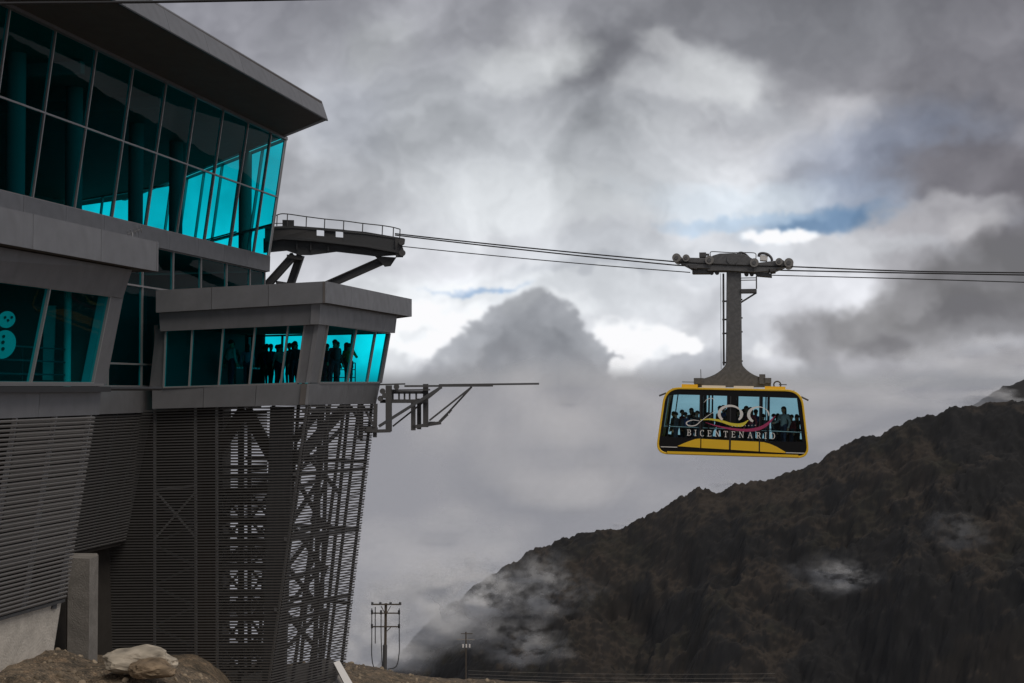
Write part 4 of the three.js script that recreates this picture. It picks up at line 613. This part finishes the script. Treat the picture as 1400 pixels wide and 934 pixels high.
// ---------------------------------------------------------------- people
const SKIN = [0.3, 0.17, 0.11];
function personShape(pose) {                                  // one continuous body: capsules joined with a smooth minimum, then meshed; metres, feet at y = 0, facing +z
  const J = { hip: [0, 0.93, 0], chest: [0, 1.3, 0.01], neck: [0, 1.47, 0.0], head: [0, 1.62, 0.025] }, bones = [];
  const bone = (a, b, r0, r1, tag) => bones.push([a, b, r0, r1, tag]);
  bone([-0.07, 0.95, 0], [0.07, 0.95, 0], 0.125, 0.125, 1); bone([0, 0.98, 0], [0, 1.28, 0], 0.125, 0.145, 0); bone([-0.1, 1.35, 0], [0.1, 1.35, 0], 0.1, 0.1, 0); bone([0, 1.42, 0], [0, 1.54, 0.015], 0.055, 0.052, 2);
  bone([0, 1.585, 0.03], [0, 1.665, 0.01], 0.078, 0.094, 2); bone([0, 1.6, 0.1], [0, 1.625, 0.115], 0.014, 0.012, 2);
  for (const s of [-1, 1]) {
    const st = pose.stride ?? 0; bone([s * 0.09, 0.92, 0], [s * 0.1, 0.5, 0.03 + s * st], 0.09, 0.062, 1); bone([s * 0.1, 0.5, 0.03 + s * st], [s * 0.11, 0.09, -0.02 + s * st * 1.4], 0.06, 0.042, 1); bone([s * 0.11, 0.05, -0.03 + s * st * 1.4], [s * 0.125, 0.04, 0.14 + s * st * 1.4], 0.045, 0.036, 3);
    const [el, wr, hd] = s < 0 ? pose.left : pose.right, sh = [s * 0.19, 1.38, 0], m = (p) => [p[0] * s, p[1], p[2]]; const E = m(el), Wp = m(wr), H = m(hd);
    bone(sh, E, 0.062, 0.048, 0); bone(E, Wp, 0.046, 0.034, 0); bone(Wp, H, 0.034, 0.03, 2);
    const dx = [H[0] - Wp[0], H[1] - Wp[1], H[2] - Wp[2]], l = Math.hypot(...dx) || 1; for (let f = 0; f < 4; f++) { const o = (f - 1.5) * 0.019; bone([H[0], H[1], H[2] + o], [H[0] + dx[0] / l * (0.07 - Math.abs(f - 1.3) * 0.008), H[1] + dx[1] / l * 0.07, H[2] + dx[2] / l * 0.07 + o * 1.3], 0.012, 0.009, 2); } bone([Wp[0], Wp[1], Wp[2] + 0.02], [H[0], H[1], H[2] + 0.055], 0.013, 0.01, 2);
  }
  if (pose.pack) bone([0, 1.08, -0.2], [0, 1.34, -0.19], 0.12, 0.1, 4);
  const N = 84, mc = new MarchingCubes(N, new THREE.MeshBasicMaterial(), false, false, 60000), R = 1.02, smin = (a, b, k) => { const h = clamp(0.5 + 0.5 * (b - a) / k); return mix(b, a, h) - k * h * (1 - h); };
  const near = (x, y, z, b) => { const [p, q, r0, r1] = b, ux = q[0] - p[0], uy = q[1] - p[1], uz = q[2] - p[2], l2 = ux * ux + uy * uy + uz * uz, t = clamp(((x - p[0]) * ux + (y - p[1]) * uy + (z - p[2]) * uz) / (l2 || 1)); return Math.hypot(x - p[0] - ux * t, y - p[1] - uy * t, z - p[2] - uz * t) - mix(r0, r1, t); };
  mc.isolation = 0; const half = N / 2; mc.field.fill(-1);
  for (let k = 0; k < N; k++) { const z = (k - half) / half * R; if (Math.abs(z) > 0.62) continue; for (let j = 0; j < N; j++) { const y = (j - half) / half * R + 0.93; for (let i = 0; i < N; i++) { const x = (i - half) / half * R; if (Math.abs(x) > 0.66) continue; let d = 9; for (const b of bones) { const e = near(x, y, z, b); if (e < 0.35) d = smin(d, e, 0.035); } mc.field[i + j * N + k * N * N] = -d; } } }
  mc.update();
  const n = mc.count, pos = new Float32Array(n * 3), nor = new Float32Array(n * 3), tag = new Uint8Array(n);
  for (let v = 0; v < n; v++) { for (let c = 0; c < 3; c++) { pos[v * 3 + c] = mc.positionArray[v * 3 + c] * R; nor[v * 3 + c] = mc.normalArray[v * 3 + c]; } pos[v * 3 + 1] += 0.93; let best = 9, x = pos[v * 3], y = pos[v * 3 + 1], z = pos[v * 3 + 2]; for (const b of bones) { const e = near(x, y, z, b); if (e < best) { best = e; tag[v] = b[4]; } } }
  return { pos, nor, tag, n };
}
const POSES = [
  { left: [[0.27, 1.12, -0.02], [0.26, 0.88, 0.08], [0.26, 0.8, 0.1]], right: [[0.27, 1.12, -0.02], [0.27, 0.88, 0.06], [0.27, 0.8, 0.08]], stride: 0.02 },
  { left: [[0.28, 1.2, 0.16], [0.1, 1.48, 0.3], [0.06, 1.55, 0.32]], right: [[0.28, 1.2, 0.16], [0.1, 1.48, 0.3], [0.06, 1.55, 0.32]], stride: 0.04 },
  { left: [[0.27, 1.14, 0.06], [0.24, 1.08, 0.3], [0.22, 1.08, 0.38]], right: [[0.29, 1.13, -0.04], [0.27, 0.9, 0.05], [0.27, 0.82, 0.07]], stride: 0.06, pack: true },
  { left: [[0.27, 1.12, -0.02], [0.26, 0.88, 0.08], [0.26, 0.8, 0.1]], right: [[0.36, 1.5, 0.05], [0.34, 1.78, 0.1], [0.33, 1.87, 0.11]], stride: 0.02 },
].map(personShape);
const CLOTHES = [[[0.02, 0.022, 0.03], [0.02, 0.022, 0.035]], [[0.05, 0.15, 0.04], [0.015, 0.015, 0.02]], [[0.16, 0.02, 0.03], [0.03, 0.035, 0.06]], [[0.3, 0.3, 0.29], [0.02, 0.025, 0.05]], [[0.04, 0.07, 0.2], [0.02, 0.02, 0.02]], [[0.28, 0.16, 0.22], [0.03, 0.03, 0.05]], [[0.06, 0.055, 0.05], [0.05, 0.045, 0.04]]];
const personMat = std(col(1, 1, 1), 0.85, 0, { vertexColors: true }), hairMat = std(col(0.012, 0.01, 0.009), 0.7);
const personGeo = new Map();
const hairGeo = (() => { const g = new THREE.SphereGeometry(0.108, 14, 10, 0, Math.PI * 2, 0, Math.PI * 0.56); g.scale(0.98, 1.05, 1.08); g.rotateX(-0.38); g.translate(0, 1.655, 0.0); return g; })(), longHair = (() => { const g = new THREE.CapsuleGeometry(0.1, 0.18, 4, 12); g.scale(1, 1, 0.6); g.translate(0, 1.52, -0.045); return mergeGeometries([g, hairGeo.clone()].map((x) => x.toNonIndexed())); })();
function person(pose, dress, base, turn, height, label, group, long) {
  const key = pose + '/' + dress;
  if (!personGeo.has(key)) { const s = POSES[pose], [top, leg] = CLOTHES[dress], c = new Float32Array(s.n * 3), pal = [top, leg, SKIN, [0.02, 0.02, 0.02], [0.05, 0.05, 0.06]]; for (let v = 0; v < s.n; v++) c.set(pal[s.tag[v]].map((k) => k * 1.5), v * 3); const g = new THREE.BufferGeometry(); g.setAttribute('position', new THREE.BufferAttribute(s.pos, 3)); g.setAttribute('normal', new THREE.BufferAttribute(s.nor, 3)); g.setAttribute('color', new THREE.BufferAttribute(c, 3)); personGeo.set(key, g); }
  const t = thing('person', label, 'person', base, group); t.rotation.y = turn; t.scale.setScalar(height / 1.76);
  const b = lit(new THREE.Mesh(personGeo.get(key), personMat)); b.name = 'body'; t.add(b); const h = lit(new THREE.Mesh(long ? longHair : hairGeo, hairMat)); h.name = 'hair'; t.add(h); return t;
}
{ // in the corner pavilion; x, d in survey units
  const fl = 0.065;
  const bodies = [[-7.25, 63.2, 1, 1, 'person in a green jacket holding a camera up at the corner pavilion window'], [-7.75, 62.2, 2, 0, 'person in black with a backpack beside the green jacket in the corner pavilion'], [-8.6, 64.8, 0, 6, 'person in dark clothes at the far windows behind the slanted corner column'], [-9.2, 65.4, 3, 0, 'person with one arm raised at the far pavilion windows'], [-9.9, 65.0, 0, 2, 'person in dark red at the far pavilion windows'], [-10.4, 63.5, 0, 3, 'person in a white top near the middle pane of the corner pavilion'], [-11.0, 64.8, 2, 4, 'person in dark blue with a backpack inside the corner pavilion'], [-11.5, 61.8, 0, 5, 'person in a pink top behind the third pane of the corner pavilion'], [-11.9, 60.2, 0, 3, 'person in pale jacket behind the second pane of the corner pavilion'], [-9.5, 62.2, 0, 0, 'person in black standing in the middle of the corner pavilion'], [-8.9, 63.2, 2, 6, 'person in brown with backpack next to the corner column'], [-10.9, 66, 0, 0, 'person in black close to the far windows of the corner pavilion'], [-12.3, 62.5, 0, 6, 'person in brown in the dark end of the corner pavilion'], [-8.2, 66, 0, 0, 'person in black at the far glass just right of the corner column'], [-8.7, 66.2, 2, 6, 'person in brown with a backpack at the far glass by the column'], [-9.6, 66.4, 0, 4, 'person in dark blue at the far glass of the corner pavilion'], [-10.2, 66.3, 2, 0, 'person in black with a backpack at the far glass of the corner pavilion'], [-11.6, 66.5, 0, 2, 'person in dark red at the left end of the far glass'], [-7.9, 64.2, 0, 6, 'person in brown between the rail and the far glass'], [-8.15, 62.6, 0, 2, 'person in dark red just left of the green jacket'], [-8.5, 61.9, 2, 4, 'person in dark blue with a backpack right behind the corner column'], [-7.6, 65.3, 0, 0, 'person in black behind the rail at the right end of the pavilion'], [-9.3, 64.2, 2, 2, 'person in dark red with a backpack left of the corner column'], [-10.05, 64.2, 0, 6, 'person in brown in the middle of the far glass'], [-10.65, 65.4, 0, 0, 'person in black two panes left of the corner column'], [-11.3, 65.5, 2, 6, 'person in brown with a backpack at the left of the far glass']];
  for (const [x, d, pose, dress, label] of bodies) person(pose, dress, P(x, fl, d), Math.PI + rr(-0.9, 0.9), rr(1.62, 1.8), label, 'visitors in the corner pavilion', rnd() < 0.35);
}
{ // passengers in the cabin; drawing coordinates of the head, and distance across the cabin
  const spots = [[185, 350], [225, 352], [262, 318], [300, 350], [338, 302], [372, 345], [405, 320], [480, 352], [520, 340], [585, 278], [620, 270], [655, 300], [700, 318], [745, 305], [785, 300], [812, 272], [850, 280], [890, 300], [955, 350], [1040, 360], [1075, 330], [1125, 312], [1190, 372], [1240, 382], [1270, 400], [205, 372], [1160, 360]];
  const zone = (X) => (X < 440 ? 'left' : X < 930 ? 'middle' : 'right'), NTH = ['first', 'second', 'third', 'fourth', 'fifth', 'sixth', 'seventh', 'eighth', 'ninth', 'tenth', 'eleventh', 'twelfth'], WEAR = { 0: 'black', 2: 'dark red', 3: 'pale grey', 4: 'dark blue', 6: 'brown' };
  spots.sort((a, b) => a[0] - b[0]); const seen = {};
  spots.forEach(([X, Y], i) => {
    const z = [-0.9, -0.2, 0.45, -0.55, 0.15][i % 5], fy = cy(633), lady = X === 1125, H = lady ? 1.78 : Math.min(1.82, Math.max(1.45, cy(Y) - fy)), p = carPt(clamp(cx(X), -2.6, 2.6), fy, z), w = zone(X), k = (seen[w] = (seen[w] ?? -1) + 1), dress = lady ? 3 : [0, 6, 0, 2, 4, 0, 3][i % 7];
    person([0, 2, 0][i % 3], dress, p, rr(-3, 3), H, lady ? 'tall long haired passenger in a pale top behind the right cable car window' : `passenger in ${WEAR[dress]}, ${NTH[k]} from the left behind the ${w} cable car windows`, 'passengers in the cable car', lady || i % 4 === 1);
  });
}

// ---------------------------------------------------------------- poles, wires, aerial, stones
{
  const D = 118, u = D * S / FOCAL, t = thing('power_pole', 'wooden power pole with three crossarms beside the tower foot', 'power pole', at(525.5, 940, D));
  const b = (n, x0, y0, x1, y1, w, m = M.timber, o = 0) => barMesh(n, at(x0, y0, D + o), at(x1, y1, D + o), w * u, w * u, m, t, V(0, 0, 1).cross(at(x1, y1, D).sub(at(x0, y0, D))).normalize());
  part('pole', rodGeo(at(526, 945, D), at(527.5, 825, D), 0.1, 10), M.timber, t); part('pole_sleeve', rodGeo(at(526, 922, D), at(526.3, 882, D), 0.16, 10), M.steelDark, t);
  b('crossarm', 507.5, 826.5, 548.5, 826.5, 1.8, M.timber, -0.2); b('crossarm', 507.5, 838.5, 546, 838.5, 1.6, M.timber, -0.2); b('crossarm', 508, 857, 546.5, 857, 1.6, M.timber, -0.2); b('brace', 521, 829, 527, 840, 1); b('brace', 534, 829, 528, 840, 1); b('brace', 529, 863, 535, 857, 1);
  for (const x of [509, 520, 534, 547]) part('insulator', rodGeo(at(x, 823.5, D - 0.2), at(x, 827, D - 0.2), 0.09, 8), M.steelDark, t);
  for (const [x, y] of [[508.5, 838], [521, 838], [545.5, 838], [508.5, 857], [545.5, 857]]) part('insulator', rodGeo(at(x, y - 3.5, D - 0.2), at(x, y + 2, D - 0.2), 0.08, 8), M.steelDark, t);
  const w = (pts) => part('drop_wire', tubeGeo(pts.map(([x, y]) => at(x, y, D - 0.3)), 0.036, 5, 30), M.rope, t);
  w([[508.3, 832], [508.3, 870], [508.5, 900], [511, 912], [517, 917], [522, 914], [522, 900], [521, 870], [521, 838]]); w([[545.8, 832], [545.8, 870], [545.5, 895], [541, 912], [530, 915]]); w([[513, 830], [513, 880]]);
}
{
  const D = 330, u = D * S / FOCAL, t = thing('power_pole', 'small far power pole with pale insulators in front of the dark slope', 'power pole', at(637, 935, D));
  part('pole', rodGeo(at(637, 935, D), at(637, 864, D), 0.13, 8), M.timber, t);
  barMesh('crossarm', at(624.5, 874.5, D), at(649, 874.5, D), 0.16, 0.16, M.concrete, t); barMesh('crossarm', at(630, 866.5, D), at(646, 866.5, D), 0.12, 0.12, M.timber, t);
  for (const x of [633, 637.5, 642]) part('insulator', rodGeo(at(x, 881, D - 0.2), at(x, 885.5, D - 0.2), 0.16, 8), M.logoGrey, t);
  const wire = (label, a, b, sag, r = 0.02) => { const k = thing('power_line', label, 'wire', a, 'wires crossing the valley'); const pts = []; for (let i = 0; i <= 10; i++) { const q = L(a, b, i / 10); q.y -= sag * 4 * (i / 10) * (1 - i / 10); pts.push(q); } part('wire', tubeGeo(pts, r, 5, 40), M.concrete, k); };
  wire('upper thin wire running right from the far pole', at(640, 917, D), at(1060, 921, 300), 0.4); wire('middle thin wire running right from the far pole', at(640, 922, D), at(1060, 927, 300), 0.4); wire('lower thin wire running right from the far pole', at(640, 926, D), at(1060, 933, 300), 0.4);
}
{ const k = thing('overhead_wire', 'dark overhead wire crossing the upper left corner close to the camera', 'wire', at(0, 4, 24)); part('wire', tubeGeo([at(-160, 8, 24), at(0, 4.6, 24), at(200, 2.6, 24), at(420, -1.5, 24), at(640, -6, 24)], 0.022, 6, 30), M.rope, k); }
{ const t = thing('roof_aerial', 'small yagi aerial on the edge of the near pavilion roof', 'aerial', P(-10.6, 4.15, 40)); const D = 39.6, r = (a, b, c, d, w = 0.012) => rodGeo(at(a, b, D), at(c, d, D), w, 6);
  part('boom', r(173, 321, 194, 313), M.mullion, t); part('mast', rodGeo(at(181, 318, D), at(181, 334, D), 0.016, 6), M.mullion, t); for (let i = 0; i < 5; i++) { const x = 175 + i * 4.4, y = 320.2 - i * 1.7; part('element', rodGeo(at(x - 1.2, y - 4.5, D - 0.1), at(x + 1.2, y + 4.5, D + 0.1), 0.009, 5), M.mullion, t); } }
function stoneGeo(r, sx, sy, sz, k) { const g = new THREE.IcosahedronGeometry(1, 9), p = g.attributes.position; for (let i = 0; i < p.count; i++) { const v = V(p.getX(i), p.getY(i), p.getZ(i)), f = 1 + fbm(v.x * 0.9 + k, v.y * 0.9, v.z * 0.9, 2) * 0.3 + Math.abs(fbm(v.x * 2.4 + k, v.y * 2.4, v.z * 2.4, 4)) * -0.16; p.setXYZ(i, v.x * f * sx * r, Math.max(-0.6, v.y * f) * sy * r, v.z * f * sz * r); } { const c = new Float32Array(p.count * 3); for (let i = 0; i < p.count; i++) { const v = clamp(0.8 + fbm(p.getX(i) * 3 + k, p.getY(i) * 6, p.getZ(i) * 3, 5, 0.6) * 0.7, 0.3, 1.3); c.set([v, v * 0.96, v * 0.9], i * 3); } g.setAttribute('color', new THREE.BufferAttribute(c, 3)); } g.computeVertexNormals(); return g; }
const stoneMat = std(col(0.5, 0.46, 0.4), 0.95, 0, { vertexColors: true }), pebbleMat = std(col(0.33, 0.28, 0.22), 0.95);
{ const b = at(192, 904, 36.5), o = thing('boulder', 'pale flat boulder on the earth bank in front of the tower', 'boulder', b); const m = lit(new THREE.Mesh(stoneGeo(1, 0.84, 0.33, 0.6, 3), stoneMat)); m.name = 'rock'; o.add(m);
  const b2 = at(208, 916, 35.8), m2 = thing('boulder', 'smaller brown stone half buried below the pale boulder', 'boulder', b2); const r2 = lit(new THREE.Mesh(stoneGeo(1, 0.5, 0.24, 0.4, 9), std(col(0.27, 0.21, 0.15), 0.95, 0, { vertexColors: true }))); r2.name = 'rock'; m2.add(r2); }
{ const g = new THREE.IcosahedronGeometry(1, 1), n = 1900, im = new THREE.InstancedMesh(g, pebbleMat, n), mm = new THREE.Matrix4(), c = new THREE.Color(); for (let i = 0; i < n; i++) { const far = i > 1400, x = far ? rr(-12, 0) : rr(-15, -6), d = far ? rr(68, 76) : rr(30, 43), s = (0.012 + 0.07 * Math.pow(rnd(), 5)) * (far ? 1.6 : 1); mm.compose(P(x, groundH(x, d), d), new THREE.Quaternion().setFromEuler(new THREE.Euler(rr(0, 6), rr(0, 6), rr(0, 6))), V(s * rr(0.8, 1.6), s * rr(0.5, 1), s * rr(0.8, 1.5))); im.setMatrixAt(i, mm); const k = rr(0.35, 1.1); im.setColorAt(i, c.setRGB(k, k * 0.95, k * 0.88)); } im.name = 'gravel'; im.userData = { kind: 'stuff', label: 'loose stones scattered on the earth bank', category: 'gravel' }; im.castShadow = im.receiveShadow = true; scene.add(im); }
// ---------------------------------------------------------------- mist and cloud in the valley
const mistTex = [0, 1, 2, 3].map((k) => tex(256, (u, v) => { const x = (u - 0.5) * 2, y = (v - 0.5) * 2, wxx = fbm(u * 3 + k * 9, v * 3, k, 5, 0.55), wyy = fbm(u * 3 + 40, v * 3 + k * 7, k, 5, 0.55), r = Math.hypot(x + wxx * 0.4, y + wyy * 0.4); const n = clamp(0.62 + fbm(u * 5 + k * 3, v * 5, 2 + k, 5, 0.55) * 0.9); return k < 2 ? sstep(0.86, 0.25, r) * mix(0.7, 1, n) : sstep(0.84, 0.1, r) * sstep(0.25, 0.95, n); }, false));
for (const t of mistTex) t.wrapS = t.wrapT = THREE.ClampToEdgeWrapping;
const mistMat = (k, op) => new THREE.MeshPhysicalMaterial({ color: col(0.82, 0.83, 0.85), roughness: 1, transmission: 0.45, thickness: 0, transparent: true, opacity: op, alphaMap: mistTex[k], specularIntensity: 0 });
function mist(name, label, px, py, d, w, h, k, op, bulge = 0.25, sd = 1) {
  const o = at(px, py, d), u = d * S / FOCAL, W = w * u, H = h * u, g = new THREE.PlaneGeometry(W, H, 36, 24), p = g.attributes.position;
  for (let i = 0; i < p.count; i++) { const x = p.getX(i) / W * 2, y = p.getY(i) / H * 2; p.setZ(i, (Math.max(0, 1 - x * x - y * y) * bulge + fbm(x * 2 + sd, y * 2, sd, 4) * bulge * 0.5) * Math.min(W, H)); }
  g.computeVertexNormals(); const m = new THREE.Mesh(g, mistMat(k, op)); m.name = numbered(name); m.position.copy(o); m.rotation.y = -Math.atan2(o.x, -o.z); m.userData = { kind: 'stuff', label, category: 'cloud' }; m.receiveShadow = true; scene.add(m);
}
mist('cloud_bank', 'broad grey cloud bank rising from the valley between station and cable car', 745, 610, 2600, 620, 470, 0, 0.75, 0.3, 1);
mist('cloud_bank', 'low grey cloud in the valley beyond the power pole', 600, 800, 2300, 560, 300, 1, 0.7, 0.25, 5);
mist('cloud_bank', 'grey cloud behind the cable car cabin above the ridge', 1090, 580, 2500, 640, 240, 0, 0.8, 0.3, 9);
mist('cloud_bank', 'grey cloud above the ridge at the right edge', 1330, 520, 2700, 420, 150, 1, 0.6, 0.3, 21);
mist('mist_patch', 'pale mist pouring over the left end of the slope', 600, 810, 1000, 330, 180, 2, 0.8, 0.35, 2);
mist('mist_patch', 'bright mist filling the gap between tower foot and slope', 520, 850, 900, 210, 190, 2, 0.85, 0.35, 14);
mist('mist_patch', 'broad soft mist hiding the left edge of the slope', 575, 835, 940, 270, 190, 0, 0.72, 0.35, 24);
mist('mist_patch', 'pale mist low behind the power pole', 510, 885, 800, 150, 110, 1, 0.75, 0.3, 3);
mist('mist_patch', 'ragged mist tongue climbing the slope above the far pole', 650, 800, 930, 230, 160, 2, 0.85, 0.35, 15);
mist('mist_patch', 'thin mist streak climbing the slope right of the far pole', 735, 800, 880, 220, 150, 2, 0.45, 0.35, 4);
mist('mist_patch', 'faint mist on the lower slope beside the far pole', 715, 875, 840, 200, 110, 3, 0.4, 0.35, 6);
mist('mist_patch', 'small white wisp of mist in the middle of the dark slope', 1150, 786, 760, 140, 70, 2, 0.4, 0.35, 7);
mist('mist_patch', 'thin veil around the white wisp on the dark slope', 1135, 782, 790, 210, 100, 2, 0.14, 0.35, 16);
mist('mist_patch', 'faint wisp of mist in the gully near the right edge', 1310, 725, 760, 130, 90, 3, 0.16, 0.3, 10);
mist('mist_patch', 'white mist hanging below the far summit', 1358, 548, 1200, 130, 50, 1, 0.6, 0.3, 11);
mist('mist_patch', 'thin mist curling off the ridge crest', 1000, 664, 990, 90, 30, 2, 0.4, 0.3, 12);
mist('mist_patch', 'thin mist over the crest left of the ridge hump', 860, 718, 1000, 80, 30, 2, 0.4, 0.3, 13);
renderer.render(scene, camera);
